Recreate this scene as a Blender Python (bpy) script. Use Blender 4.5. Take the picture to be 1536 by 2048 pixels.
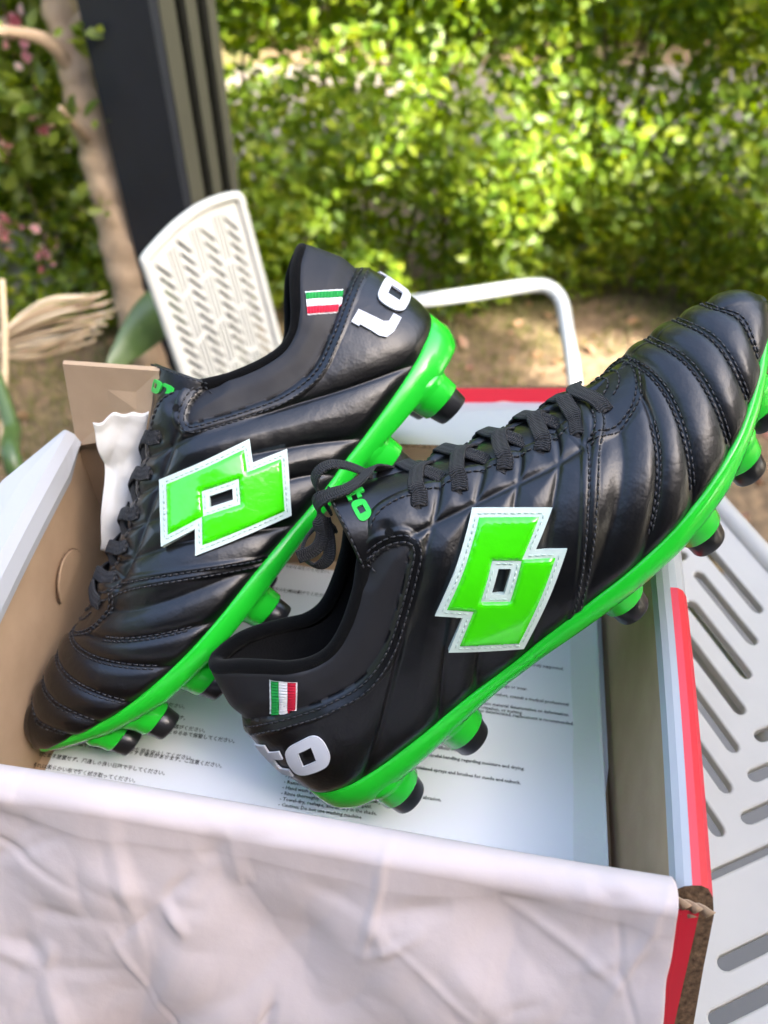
import bpy, bmesh, math, random
import numpy as np
from mathutils import Vector, Matrix, Quaternion, noise
from mathutils.bvhtree import BVHTree
from mathutils.geometry import delaunay_2d_cdt
for o in list(bpy.data.objects): bpy.data.objects.remove(o)
SC = bpy.context.scene; COL = SC.collection
rnd = random.Random(7); R_ = math.radians
# ---------------------------------------------------------------- camera, sky, sun, exposure
CAM_H, PITCH, FPX = 1.2, 47.8, 1800.
cam_d = bpy.data.cameras.new('camera'); cam = bpy.data.objects.new('camera', cam_d); COL.objects.link(cam)
cam.location = (0, 0, CAM_H); cam.rotation_euler = (R_(90-PITCH), 0, 0)
cam_d.sensor_fit = 'VERTICAL'; cam_d.sensor_height = 36; cam_d.lens = FPX/2048*36
cam_d.clip_start = .02; cam_d.clip_end = 300
cam_d.dof.use_dof = True; cam_d.dof.focus_distance = .372; cam_d.dof.aperture_fstop = 8.6
SC.camera = cam
SUN_EL, SUN_AZ = 38., 125.            # azimuth clockwise from +y: the sun stands behind the viewer, to the right
wd = bpy.data.worlds.new('World'); SC.world = wd; wd.use_nodes = True
nt = wd.node_tree; nt.nodes.clear()
sky = nt.nodes.new('ShaderNodeTexSky'); sky.sky_type = 'NISHITA'; sky.sun_disc = False
sky.sun_elevation = R_(SUN_EL); sky.sun_rotation = R_(SUN_AZ); sky.air_density = 0.75; sky.dust_density = 5.0; sky.ozone_density = 1.0
bg = nt.nodes.new('ShaderNodeBackground'); bg.inputs[1].default_value = .15
wo = nt.nodes.new('ShaderNodeOutputWorld'); nt.links.new(sky.outputs[0], bg.inputs[0]); nt.links.new(bg.outputs[0], wo.inputs[0])
sun_d = bpy.data.lights.new('sun', 'SUN'); sun_d.energy = 3.5; sun_d.angle = R_(.53); sun_d.color = (1, .94, .83)
sun = bpy.data.objects.new('sun', sun_d); COL.objects.link(sun); sun.location = (2, -3, 6)
sd = Vector((math.sin(R_(SUN_AZ))*math.cos(R_(SUN_EL)), math.cos(R_(SUN_AZ))*math.cos(R_(SUN_EL)), math.sin(R_(SUN_EL))))
sun.rotation_euler = sd.to_track_quat('Z', 'Y').to_euler()
SC.view_settings.view_transform = 'Standard'; SC.view_settings.look = 'None'; SC.view_settings.gamma = 1
SC.view_settings.use_curve_mapping = False; SC.view_settings.exposure = 3.3
SC.render.engine = 'CYCLES'; SC.cycles.use_denoising = True; SC.cycles.max_bounces = 8
# ---------------------------------------------------------------- materials
def mat(name, col, rough=.5, spec=.5, metal=0., coat=0., coat_rough=.1, bump=None, vary=None, sheen=0., trans=None, sub=None):
    """bump: list of (scale, strength, distance, kind); vary: (scale, second colour, sharpness)"""
    m = bpy.data.materials.new(name); m.use_nodes = True; t = m.node_tree; p = t.nodes['Principled BSDF']
    p.inputs['Base Color'].default_value = (*col, 1); p.inputs['Roughness'].default_value = rough
    p.inputs['Specular IOR Level'].default_value = spec; p.inputs['Metallic'].default_value = metal
    p.inputs['Coat Weight'].default_value = coat; p.inputs['Coat Roughness'].default_value = coat_rough
    p.inputs['Sheen Weight'].default_value = sheen
    if sub: p.inputs['Subsurface Weight'].default_value = sub[0]; p.inputs['Subsurface Radius'].default_value = sub[1]; p.inputs['Subsurface Scale'].default_value = sub[2]
    tc = t.nodes.new('ShaderNodeTexCoord')
    if vary:
        n = t.nodes.new('ShaderNodeTexNoise'); n.inputs['Scale'].default_value = vary[0]; n.inputs['Detail'].default_value = 5
        t.links.new(tc.outputs['Object'], n.inputs['Vector'])
        r = t.nodes.new('ShaderNodeValToRGB'); r.color_ramp.elements[0].position = .5-vary[2]; r.color_ramp.elements[1].position = .5+vary[2]
        r.color_ramp.elements[0].color = (*col, 1); r.color_ramp.elements[1].color = (*vary[1], 1)
        t.links.new(n.outputs['Fac'], r.inputs[0]); t.links.new(r.outputs[0], p.inputs['Base Color'])
    last = None
    for sc, st, di, kind in (bump or []):
        b = t.nodes.new('ShaderNodeBump'); b.inputs['Strength'].default_value = st; b.inputs['Distance'].default_value = di
        if kind == 'noise':
            n = t.nodes.new('ShaderNodeTexNoise'); n.inputs['Scale'].default_value = sc; n.inputs['Detail'].default_value = 4; out = n.outputs['Fac']
        elif kind == 'cells':
            n = t.nodes.new('ShaderNodeTexVoronoi'); n.inputs['Scale'].default_value = sc; n.feature = 'SMOOTH_F1'; out = n.outputs['Distance']
        else:
            n = t.nodes.new('ShaderNodeTexWave'); n.inputs['Scale'].default_value = sc; n.wave_type = 'BANDS'; n.bands_direction = kind; out = n.outputs['Fac']
        t.links.new(tc.outputs['Object'], n.inputs['Vector']); t.links.new(out, b.inputs['Height'])
        if last: t.links.new(last, b.inputs['Normal'])
        last = b.outputs['Normal']
    if last: t.links.new(last, p.inputs['Normal'])
    return m
def leafmat(name, cols, trans=.35, rough=.45):
    m = bpy.data.materials.new(name); m.use_nodes = True; t = m.node_tree; p = t.nodes['Principled BSDF']
    p.inputs['Roughness'].default_value = rough
    g = t.nodes.new('ShaderNodeNewGeometry'); r = t.nodes.new('ShaderNodeValToRGB')
    r.color_ramp.elements.remove(r.color_ramp.elements[1])
    for i, c in enumerate(cols):
        e = r.color_ramp.elements[0] if i == 0 else r.color_ramp.elements.new(i/(len(cols)-1))
        e.position = i/(len(cols)-1); e.color = (*c, 1)
    t.links.new(g.outputs['Random Per Island'], r.inputs[0]); t.links.new(r.outputs[0], p.inputs['Base Color'])
    tr = t.nodes.new('ShaderNodeBsdfTranslucent'); mx = t.nodes.new('ShaderNodeMixShader'); mx.inputs[0].default_value = trans
    hs = t.nodes.new('ShaderNodeHueSaturation'); hs.inputs['Value'].default_value = 1.6; hs.inputs['Saturation'].default_value = 1.15; hs.inputs['Hue'].default_value = .485
    t.links.new(r.outputs[0], hs.inputs['Color']); t.links.new(hs.outputs[0], tr.inputs['Color'])
    t.links.new(p.outputs[0], mx.inputs[1]); t.links.new(tr.outputs[0], mx.inputs[2])
    t.links.new(mx.outputs[0], t.nodes['Material Output'].inputs['Surface'])
    return m
# ---------------------------------------------------------------- helpers
def mesh_obj(name, V, F, m, parent=None, smooth=True, label=None, angle=None):
    me = bpy.data.meshes.new(name); me.from_pydata([tuple(v) for v in V], [], [tuple(f) for f in F]); me.update()
    for mm in (m if isinstance(m, (list, tuple)) else [m]): me.materials.append(mm)
    if smooth: me.polygons.foreach_set('use_smooth', [True]*len(me.polygons))
    if smooth and angle: me.set_sharp_from_angle(angle=R_(angle))
    o = bpy.data.objects.new(name, me); COL.objects.link(o)
    if parent: o.parent = parent
    if label: o['label'] = label
    return o
def tag(o, label, cat, group=None):
    o['label'] = label; o['category'] = cat
    if group: o['group'] = group
    return o
def empty(name, loc=(0, 0, 0)):
    o = bpy.data.objects.new(name, None); o.empty_display_size = .05; COL.objects.link(o); o.location = loc; return o
class MB:
    def __init__(s): s.V = []; s.F = []
    def add(s, V, F):
        b = len(s.V); s.V += [tuple(v) for v in V]; s.F += [tuple(i+b for i in f) for f in F]
    def box(s, c, h, rot=None):
        P = [Vector((x*h[0], y*h[1], z*h[2])) for x in (-1, 1) for y in (-1, 1) for z in (-1, 1)]
        if rot is not None: P = [rot @ q for q in P]
        s.add([q+Vector(c) for q in P], [(0, 1, 3, 2), (4, 6, 7, 5), (0, 4, 5, 1), (2, 3, 7, 6), (0, 2, 6, 4), (1, 5, 7, 3)])
    def tube(s, pts, rad, seg=10, cap=True):
        pts = [Vector(p) for p in pts]; n = len(pts); rad = rad if hasattr(rad, '__len__') else [rad]*n
        V = []; u = None
        for i, p in enumerate(pts):
            t = (pts[min(i+1, n-1)]-pts[max(i-1, 0)]).normalized()
            if u is None: u = t.orthogonal().normalized()
            u = (u-t*u.dot(t)).normalized(); w = t.cross(u)
            for k in range(seg):
                a = 2*math.pi*k/seg; V.append(p+(u*math.cos(a)+w*math.sin(a))*rad[i])
        F = [(i*seg+k, i*seg+(k+1) % seg, (i+1)*seg+(k+1) % seg, (i+1)*seg+k) for i in range(n-1) for k in range(seg)]
        if cap: F += [tuple(range(seg))[::-1], tuple((n-1)*seg+k for k in range(seg))]
        s.add(V, F)
    def ribbon(s, pts, nrm, w, th, seg=10, pw=.55):
        """flat lace: superelliptic section, w across, th thick, nrm = direction out of the flat side"""
        pts = [Vector(p) for p in pts]; n = len(pts); V = []
        for i, p in enumerate(pts):
            t = (pts[min(i+1, n-1)]-pts[max(i-1, 0)]).normalized(); N = Vector(nrm[i]); N = (N-t*N.dot(t)).normalized(); b = t.cross(N)
            for k in range(seg):
                a = 2*math.pi*(k+.5)/seg; c, d = math.cos(a), math.sin(a)
                V.append(p+b*(math.copysign(abs(c)**pw, c)*w/2)+N*(math.copysign(abs(d)**pw, d)*th/2))
        F = [(i*seg+k, i*seg+(k+1) % seg, (i+1)*seg+(k+1) % seg, (i+1)*seg+k) for i in range(n-1) for k in range(seg)]
        F += [tuple(range(seg))[::-1], tuple((n-1)*seg+k for k in range(seg))]
        s.add(V, F)
    def weave(s, pts, nrm, w, th, seg=14, pw=.5):
        s.UV = [(math.cos(2*math.pi*(k+.5)/seg), L, math.sin(2*math.pi*(k+.5)/seg)) for L in np.concatenate([[0], np.cumsum([(Vector(b)-Vector(a)).length for a, b in zip(pts, pts[1:])])]) for k in range(seg)]
        s.ribbon(pts, nrm, w, th, seg, pw)
    def build(s, name, m, parent=None, smooth=True, label=None, angle=None): return mesh_obj(name, s.V, s.F, m, parent, smooth, label, angle)
def catmull(P, n):
    P = [Vector(p) for p in P]; out = []
    for i in range(len(P)-1):
        b, c = P[i], P[i+1]; a = P[i-1] if i else b*2-c; d = P[i+2] if i+2 < len(P) else c*2-b
        for k in range(n):
            t = k/n; out.append((b*2+(c-a)*t+(a*2-b*5+c*4-d)*t*t+(b*3-a-c*3+d)*t**3)*.5)
    out.append(P[-1]); return out
def resample(P, step):
    P = [Vector(p) for p in P]; L = [0.]
    for a, b in zip(P, P[1:]): L.append(L[-1]+(b-a).length)
    n = max(1, round(L[-1]/step)); out = []; j = 0
    for i in range(n+1):
        d = L[-1]*i/n
        while j < len(P)-2 and L[j+1] < d: j += 1
        f = (d-L[j])/max(L[j+1]-L[j], 1e-9); out.append(P[j].lerp(P[j+1], min(max(f, 0), 1)))
    return out
def fill2d(loops, step):
    """triangulate the inside of 2-D loops (outer first, then holes) with an even grid of inner points.
    Returns points, triangles and the index list of each loop."""
    pts = []; E = []; idx = []
    for lp in loops:
        q = resample([Vector((*p, 0)) for p in lp]+[Vector((*lp[0], 0))], step)[:-1] if False else None
        dense = []
        for a, b in zip(lp, lp[1:]+lp[:1]):
            a, b = Vector(a), Vector(b); n = max(1, round((b-a).length/step))
            dense += [a.lerp(b, k/n) for k in range(n)]
        s = len(pts); pts += dense; n = len(dense); idx.append(list(range(s, s+n))); E += [(s+i, s+(i+1) % n) for i in range(n)]
    x0 = min(p.x for p in pts); x1 = max(p.x for p in pts); y0 = min(p.y for p in pts); y1 = max(p.y for p in pts)
    nb = len(pts); B = np.array([(p.x, p.y) for p in pts])
    def inside(x, y):
        c = False
        for L in idx:
            q = B[L]; r = np.roll(q, -1, 0)
            k = ((q[:, 1] > y) != (r[:, 1] > y)) & (x < (r[:, 0]-q[:, 0])*(y-q[:, 1])/(r[:, 1]-q[:, 1]+1e-15)+q[:, 0])
            c ^= bool(k.sum() % 2)
        return c
    j = 0; y = y0+step*.6
    while y < y1:
        x = x0+step*(.3+.5*(j % 2))
        while x < x1:
            if inside(x, y) and np.hypot(B[:, 0]-x, B[:, 1]-y).min() > step*.55: pts.append(Vector((x, y)))
            x += step
        y += step*.87; j += 1
    v, e, f, ov, oe, of = delaunay_2d_cdt(pts, E, [], 0, 1e-7)
    P = [(p.x, p.y) for p in v]
    inv = {}
    for i, l in enumerate(ov):
        for k in l: inv[k] = i
    T = [t for t in f if inside(sum(P[i][0] for i in t)/3, sum(P[i][1] for i in t)/3)]
    return P, T, [[inv[k] for k in L] for L in idx]
def shell(P, T, loops, low, high):
    """solid sheet: low(p)/high(p) give the 3-D under and upper point of 2-D point p"""
    n = len(P); V = [low(p) for p in P]+[high(p) for p in P]
    F = [tuple(i+n for i in t) for t in T]+[tuple(t)[::-1] for t in T]
    for L in loops:
        for a, b in zip(L, L[1:]+L[:1]): F.append((a, b, b+n, a+n))
    return V, F
def fix_normals(o):
    bm = bmesh.new(); bm.from_mesh(o.data); bmesh.ops.recalc_face_normals(bm, faces=bm.faces); bm.to_mesh(o.data); bm.free(); return o
# ================================================================= SETTING
def P_at(px, y=None, z=None, d=None):
    """a real point of the place: where the sight line through a pixel of the photograph meets the depth y, the height z or the distance d"""
    p = R_(PITCH); fw = Vector((0, math.cos(p), -math.sin(p))); up = Vector((0, math.sin(p), math.cos(p)))
    r = Vector((1, 0, 0))*((px[0]-768)/FPX)+up*((1024-px[1])/FPX)+fw
    s = (z-CAM_H)/r.z if z is not None else (y/r.y if y is not None else d)
    return Vector((0, 0, CAM_H))+r*s
def ground_mat():
    m = mat('soil', (.20, .15, .095), .95, .2, bump=[(30, .6, .02, 'noise'), (160, .5, .006, 'noise')]); t = m.node_tree; p = t.nodes['Principled BSDF']
    tc = t.nodes.new('ShaderNodeTexCoord'); n1 = t.nodes.new('ShaderNodeTexNoise'); n1.inputs['Scale'].default_value = 3.2; n1.inputs['Detail'].default_value = 8
    r1 = t.nodes.new('ShaderNodeValToRGB'); r1.color_ramp.elements[0].position = .50; r1.color_ramp.elements[0].color = (.21, .155, .105, 1); r1.color_ramp.elements[1].position = .72; r1.color_ramp.elements[1].color = (.10, .12, .035, 1)
    n2 = t.nodes.new('ShaderNodeTexNoise'); n2.inputs['Scale'].default_value = 45; n2.inputs['Detail'].default_value = 6
    r2 = t.nodes.new('ShaderNodeValToRGB'); r2.color_ramp.elements[0].position = .35; r2.color_ramp.elements[0].color = (.62, .60, .55, 1); r2.color_ramp.elements[1].position = .7; r2.color_ramp.elements[1].color = (1.25, 1.15, 1.0, 1)
    mx = t.nodes.new('ShaderNodeMix'); mx.data_type = 'RGBA'; mx.blend_type = 'MULTIPLY'; mx.inputs[0].default_value = 1
    for n in (n1, n2): t.links.new(tc.outputs['Object'], n.inputs['Vector'])
    t.links.new(n1.outputs['Fac'], r1.inputs[0]); t.links.new(n2.outputs['Fac'], r2.inputs[0]); t.links.new(r1.outputs[0], mx.inputs[6]); t.links.new(r2.outputs[0], mx.inputs[7]); t.links.new(mx.outputs[2], p.inputs['Base Color'])
    return m
g = mesh_obj('ground', [(-80, -80, 0), (80, -80, 0), (80, 120, 0), (-80, 120, 0)], [(0, 1, 2, 3)], ground_mat()); g['kind'] = 'structure'
M_PAVE = mat('pale_paving', (.27, .23, .19), .9, .3, bump=[(60, .4, .01, 'noise')], vary=(1.2, (.19, .16, .13), .25))
pv = mesh_obj('pavement', [(-30, 2.30, .004), (30, 2.30, .004), (30, 3.05, .004), (-30, 3.05, .004)], [(0, 1, 2, 3)], M_PAVE); pv['kind'] = 'structure'
b = MB(); b.box((0, -1.3, .03), (4, 2.2, .03)); pt = b.build('patio', mat('patio_concrete', (.16, .155, .15), .85, .3, bump=[(80, .3, .004, 'noise')], vary=(2, (.17, .16, .15), .2)), smooth=False); pt['kind'] = 'structure'
# far wall beyond the pavement
M_WALL = mat('pale_plaster', (.32, .29, .25), .9, .3, bump=[(40, .3, .01, 'noise')], vary=(1.5, (.22, .20, .17), .2))
b = MB(); b.box((0, 5.2, 1.1), (14, .1, 1.1)); w = b.build('garden_wall', M_WALL, smooth=False); tag(w, 'pale plastered wall seen through the gaps at the top of the hedge', 'wall')
# roof added over the patio (out of the picture, it shades the table)
M_ROOF = mat('dark_roof_board', (.06, .06, .065), .7)
rf = empty('added_shade_roof', (.5, -2.75, 0)); tag(rf, 'dark flat roof on slim poles, added out of view to shade the table', 'roof')
b = MB(); b.box((0, 0, 2.64), (3.2, 2.0, .03)); b.build('roof_panel', M_ROOF, rf, smooth=False)
for x, y in ((-3.1, -1.9), (3.1, -1.9), (3.1, 1.9), (-3.1, 1.9)):
    b = MB(); b.box((x, y, 1.33), (.03, .03, 1.28)); b.build('roof_pole', M_ROOF, rf, smooth=False)
b = MB(); b.box((0, -4.15, 1.5), (5, .12, 1.5)); hw_ = b.build('added_dark_wall', mat('navy_render', (.030, .033, .042), .9, .3, bump=[(50, .2, .004, 'noise')]), smooth=False); tag(hw_, 'plain dark navy wall added out of view to darken reflections in the leather', 'wall')  # unseen wall added behind the viewer, dark to calm the leather's reflections
um = empty('added_umbrella', (1.66, -.22, 0)); tag(um, 'grey umbrella added out of view to shade the chair', 'umbrella')  # unseen umbrella added to keep the sun off the chair
M_CANVAS = mat('grey_canvas', (.16, .17, .19), .9, .2)
V = [(0, 0, 2.62)]+[(.56*math.cos(a), .56*math.sin(a), 2.46) for a in np.linspace(0, 2*math.pi, 8, endpoint=False)]
o = mesh_obj('canopy', V, [(0, 1+i, 1+(i+1) % 8) for i in range(8)], M_CANVAS, um, smooth=False); md = o.modifiers.new('thickness', 'SOLIDIFY'); md.thickness = .004
b = MB(); b.tube([(0, 0, 0), (0, 0, 2.66)], .02, 12); b.build('pole', M_ROOF, um); b = MB(); b.tube([(0, 0, 0), (0, 0, .09)], [.24, .20], 24); b.build('base', M_ROOF, um)
# ---------------------------------------------------------------- leaves
def leaf_cloud(centres, size, fold=.25, aspect=.55, up=.35, jit=.45, face=(0, -1, .6), seed=3):
    r = np.random.default_rng(seed); n = len(centres); c = np.asarray(centres)
    nrm = r.normal(size=(n, 3))*jit*1.4+np.array(face); nrm /= np.linalg.norm(nrm, axis=1)[:, None]
    a = r.normal(size=(n, 3))+np.array([0, 0, -up]); a -= nrm*(a*nrm).sum(1)[:, None]; a /= np.linalg.norm(a, axis=1)[:, None]
    b_ = np.cross(nrm, a); L = size*(.55+.75*r.random(n))[:, None]; W = L*aspect
    k = L*fold*.5
    p0 = c-a*L*.5; p1 = c-a*L*.12+b_*W*.5+nrm*k*.5; p2 = c+a*L*.22+b_*W*.40+nrm*k*.4; p3 = c+a*L*.5-nrm*k*.3; p4 = c+a*L*.22-b_*W*.40+nrm*k*.4; p5 = c-a*L*.12-b_*W*.5+nrm*k*.5
    V = np.stack([p0, p1, p2, p3, p4, p5], 1).reshape(-1, 3); i = np.arange(n)*6
    F = np.concatenate([np.stack([i, i+1, i+2, i+3], 1), np.stack([i, i+3, i+4, i+5], 1)], 0)
    return V, F
def np_mesh(name, V, F, m, parent=None):
    me = bpy.data.meshes.new(name); me.vertices.add(len(V)); me.vertices.foreach_set('co', np.ascontiguousarray(V, dtype=np.float32).ravel())
    k = F.shape[1]; me.loops.add(F.size); me.loops.foreach_set('vertex_index', F.ravel().astype(np.int32)); me.polygons.add(len(F))
    me.polygons.foreach_set('loop_start', np.arange(0, F.size, k, dtype=np.int32)); me.update(calc_edges=True); me.validate(); me.materials.append(m)
    o = bpy.data.objects.new(name, me); COL.objects.link(o)
    if parent: o.parent = parent
    return o
rs = np.random.default_rng(11)
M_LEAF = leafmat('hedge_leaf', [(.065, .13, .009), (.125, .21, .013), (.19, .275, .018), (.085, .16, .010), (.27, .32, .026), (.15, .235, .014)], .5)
M_DARKLEAF = leafmat('dark_leaf', [(.045, .085, .012), (.075, .12, .018), (.03, .06, .01)], .4)  # leaf of a darker green than the hedge
M_TWIG = mat('twig_bark', (.10, .075, .05), .9, .2)
def hedge():
    root = empty('hedge', (0, 1.74, 0)); tag(root, 'clipped yellow green leafy hedge standing along the back of the garden', 'hedge')
    n = 150000; x = rs.uniform(-2.1, 2.2, n); z = .02+rs.random(n)**.95*1.3; dep = np.abs(rs.normal(0, .14, n))
    lump = np.array([noise.noise(Vector((a*2.6, b_*3.2, .3))) for a, b_ in zip(x, z)]); lump2 = np.array([noise.noise(Vector((a*6, b_*6, 7.3))) for a, b_ in zip(x, z)])
    y = 1.83-.14*lump-.07*lump2+dep
    y += .05*np.exp(-(z/.05)**2)
    keep = (lump2+.45*lump > -.40)|(dep > .12)
    band = np.exp(-((z-.47)/.13)**2)*(x > -.35); keep &= rs.random(n) > .36*band
    keep &= ~((z < .06) & (rs.random(n) < .5))
    c = np.stack([x, y-1.95, z], 1)[keep]
    V, F = leaf_cloud(c, .0275, face=(.3, -.7, .65), jit=.55, seed=5)
    o = np_mesh('foliage', V, F, M_LEAF, root); o['kind'] = 'stuff'
    tw = MB()
    for i in range(70):
        x0 = rs.uniform(-2, 2.1); h = rs.uniform(.5, 1.1); y0 = rs.uniform(.04, .2)
        tw.tube([(x0, y0, 0), (x0+rs.normal(0, .04), y0+rs.normal(0, .02), h*.5), (x0+rs.normal(0, .09), y0+rs.normal(0, .05), h)], [.006, .004, .0015], 6)
    o = tw.build('stems', M_TWIG, root); o['kind'] = 'stuff'
hedge()
n = 24000; x = rs.uniform(-3.2, 3.6, n); z = .03+rs.random(n)**1.2*1.3; lump = np.array([noise.noise(Vector((a*1.9, b_*1.9, 5.))) for a, b_ in zip(x, z)]); k = lump > -.25; x, z, lump = x[k], z[k], lump[k]
V, F = leaf_cloud(np.stack([x, 3.2-.2*lump+np.abs(rs.normal(0, .2, len(x))), z], 1), .07, face=(.1, -.6, .6), jit=.7, seed=18)
o = np_mesh('far_shrubbery', V, F, M_LEAF); o['kind'] = 'stuff'
# tall trees beyond the far wall (above the picture; they stand in the glossy leather as a dark band)
n = 9000; x = rs.uniform(-13, 13, n); z = 1.5+rs.random(n)*4.2; lump = np.array([noise.noise(Vector((a*.35, b_*.4, 2.))) for a, b_ in zip(x, z)]); k = lump > -.22-.10*(5-z)/3; x, z = x[k], z[k]
V, F = leaf_cloud(np.stack([x, 6.6+rs.normal(0, .7, len(x))+.08*(z-4)**2, z], 1), .42, face=(0, -.6, .5), jit=.8, seed=17)
for sx in (-1, 1):  # side rows added out of view to cut off low sky light
    n2 = 5000; y2 = rs.uniform(-6, 6, n2); z2 = .3+rs.random(n2)*5.2; lump = np.array([noise.noise(Vector((a*.35, b_*.4, 9.+sx))) for a, b_ in zip(y2, z2)]); k = lump > -.25
    V2, F2 = leaf_cloud(np.stack([sx*(6.2+rs.normal(0, .5, n2)), y2, z2], 1)[k], .45, face=(-sx*.6, 0, .5), jit=.8, seed=19+sx); F = np.concatenate([F, F2+len(V)]); V = np.concatenate([V, V2])
o = np_mesh('unseen_treeline', V, F, M_DARKLEAF); o['kind'] = 'stuff'
# darker shrubs behind the tree at the left
def shrub(name, label, c, rad, n, m, size, seed, group=None):
    root = empty(name, (c[0], c[1], 0)); tag(root, label, 'shrub', group); r = np.random.default_rng(seed)
    u = r.normal(size=(n, 3)); u /= np.linalg.norm(u, axis=1)[:, None]; rr = r.random(n)**.4
    p = u*np.array(rad)*rr[:, None]; p[:, 2] += c[2]; p = p[p[:, 2] > .03]
    V, F = leaf_cloud(p, size, face=(.1, -.6, .6), jit=.7, seed=seed+1); o = np_mesh('foliage', V, F, m, root); o['kind'] = 'stuff'
    b = MB()
    for k in range(7): b.tube([(r.normal(0, .03), r.normal(0, .03), 0), (r.normal(0, rad[0]*.3), r.normal(0, rad[1]*.3), c[2]*.7), (r.normal(0, rad[0]*.5), r.normal(0, rad[1]*.4), c[2]+rad[2]*.5)], [.011, .008, .003], 6)
    b.build('stem', M_TWIG, root)
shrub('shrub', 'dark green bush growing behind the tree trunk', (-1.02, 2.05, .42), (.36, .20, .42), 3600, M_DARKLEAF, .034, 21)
shrub('shrub', 'olive bush at the far left behind the pink flowers', (-1.25, 2.05, .62), (.42, .28, .55), 3200, M_LEAF, .036, 22)
# ---------------------------------------------------------------- tree
M_BARK = mat('tan_bark', (.44, .33, .225), .9, .2, bump=[(35, .6, .012, 'noise'), (9, .4, .02, 'noise')], vary=(14, (.30, .22, .145), .18))
tr = empty('tree', (-.47, 1.43, 0)); tag(tr, 'slim tan tree trunk leaning left beside the dark post', 'tree')
b = MB(); path = [P_at((300, 690), y=1.419), P_at((262, 560), y=1.427), P_at((232, 430), y=1.445), P_at((196, 290), y=1.470), P_at((158, 150), y=1.496), P_at((120, 10), y=1.531), P_at((88, -110), y=1.557), P_at((70, -260), y=1.600)]
path = [Vector((path[0].x+.02, path[0].y, 0))]+[p for p in path if p.z > .05]; pth = catmull([p-tr.location for p in path], 8); k = len(pth)
b.tube(pth, [.046-.018*min(i/k*1.4, 1)+.0025*math.sin(i*1.9)+.002*math.sin(i*.7) for i in range(k)], 16); b.build('trunk', M_BARK, tr)
for q, r0 in (([P_at((170, 190), y=1.501), P_at((110, 95), y=1.470), P_at((40, 66), y=1.436), P_at((-60, 60), y=1.384)], .014), ([P_at((140, 70), y=1.514), P_at((190, 10), y=1.488), P_at((230, -80), y=1.470)], .016), ([P_at((196, 300), y=1.470), P_at((150, 250), y=1.419), P_at((120, 215), y=1.384)], .008), ([P_at((110, -20), y=1.540), P_at((40, -60), y=1.488), P_at((-60, -90), y=1.436)], .014)):
    b = MB(); c = catmull([p-tr.location for p in q], 7); b.tube(c, [r0*(1-.6*i/len(c)) for i in range(len(c))], 9); b.build('branch', M_BARK, tr)
cc = []
for px, y, sp, n in (((20, 90), 1.60, .07, 150), ((60, 190), 1.42, .025, 16), ((178, 395), 1.40, .022, 14), ((10, 300), 1.60, .09, 160), ((180, 60), 1.40, .022, 16), ((0, 180), 1.60, .08, 140), ((150, 235), 1.4, .02, 12), ((-90, -60), 1.6, .15, 260), ((105, -60), 1.6, .06, 120)):
    o = P_at(px, y=y)-tr.location; cc.append(rs.normal(size=(n, 3))*sp*np.array([1, .6, .8])+np.array(o))
V, F = leaf_cloud(np.concatenate(cc), .032, face=(.1, -.6, .6), jit=.7, seed=31); o = np_mesh('crown', V, F, leafmat('tree_leaf', [(.10, .16, .015), (.16, .20, .03), (.07, .12, .012)], .45), tr); o['kind'] = 'stuff'
# pink flowers hanging at the left edge
M_PETAL = leafmat('pink_petal', [(.60, .22, .24), (.72, .42, .42), (.50, .14, .18), (.78, .62, .57)], .4)
for lab, px, y, sp, n in (('pink flower cluster at the left edge, lowest of the three', (2, 450), 1.55, .013, 26), ('pink flower cluster at the left edge, between two others', (-4, 285), 1.56, .014, 24), ('coral pink flower spray hanging at the top left corner', (18, 60), 1.56, .012, 18), ('pale pink blossom hanging by itself just left of the tree trunk', (92, 500), 1.58, .015, 14), ('whitish blossom hanging high beside the tree trunk', (88, 250), 1.58, .012, 12)):
    o = P_at(px, y=y); root = empty('flower_cluster', o); tag(root, lab, 'flowers', 'blossoms hanging by the tree')
    V, F = leaf_cloud(rs.normal(size=(n, 3))*sp*np.array([1, .7, 1.6]), .020, aspect=.8, jit=1., seed=40+n); q = np_mesh('petals', V, F, M_PETAL, root); q['kind'] = 'stuff'
    b = MB(); b.tube([(0, 0, -sp), (.004, 0, .05), (.0, .01, .16)], .0018, 5); b.build('stalk', M_TWIG, root)
# grey rock
bm = bmesh.new(); bmesh.ops.create_icosphere(bm, subdivisions=5, radius=1)
for v in bm.verts: v.co = Vector((v.co.x*.15, v.co.y*.11, v.co.z*.13))*(1+.28*noise.fractal(v.co*1.6, .7, 2, 4)); v.co.z = max(v.co.z, -.085)
me = bpy.data.meshes.new('boulder'); bm.to_mesh(me); bm.free(); me.materials.append(mat('grey_stone', (.27, .27, .26), .9, .3, bump=[(40, .6, .01, 'noise')], vary=(9, (.16, .165, .15), .2)))
for p_ in me.polygons: p_.use_smooth = True
o = bpy.data.objects.new('boulder', me); COL.objects.link(o); o.location = (-.80, 1.74, .085); tag(o, 'rough grey boulder at the foot of the bushes on the left', 'boulder')
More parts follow.
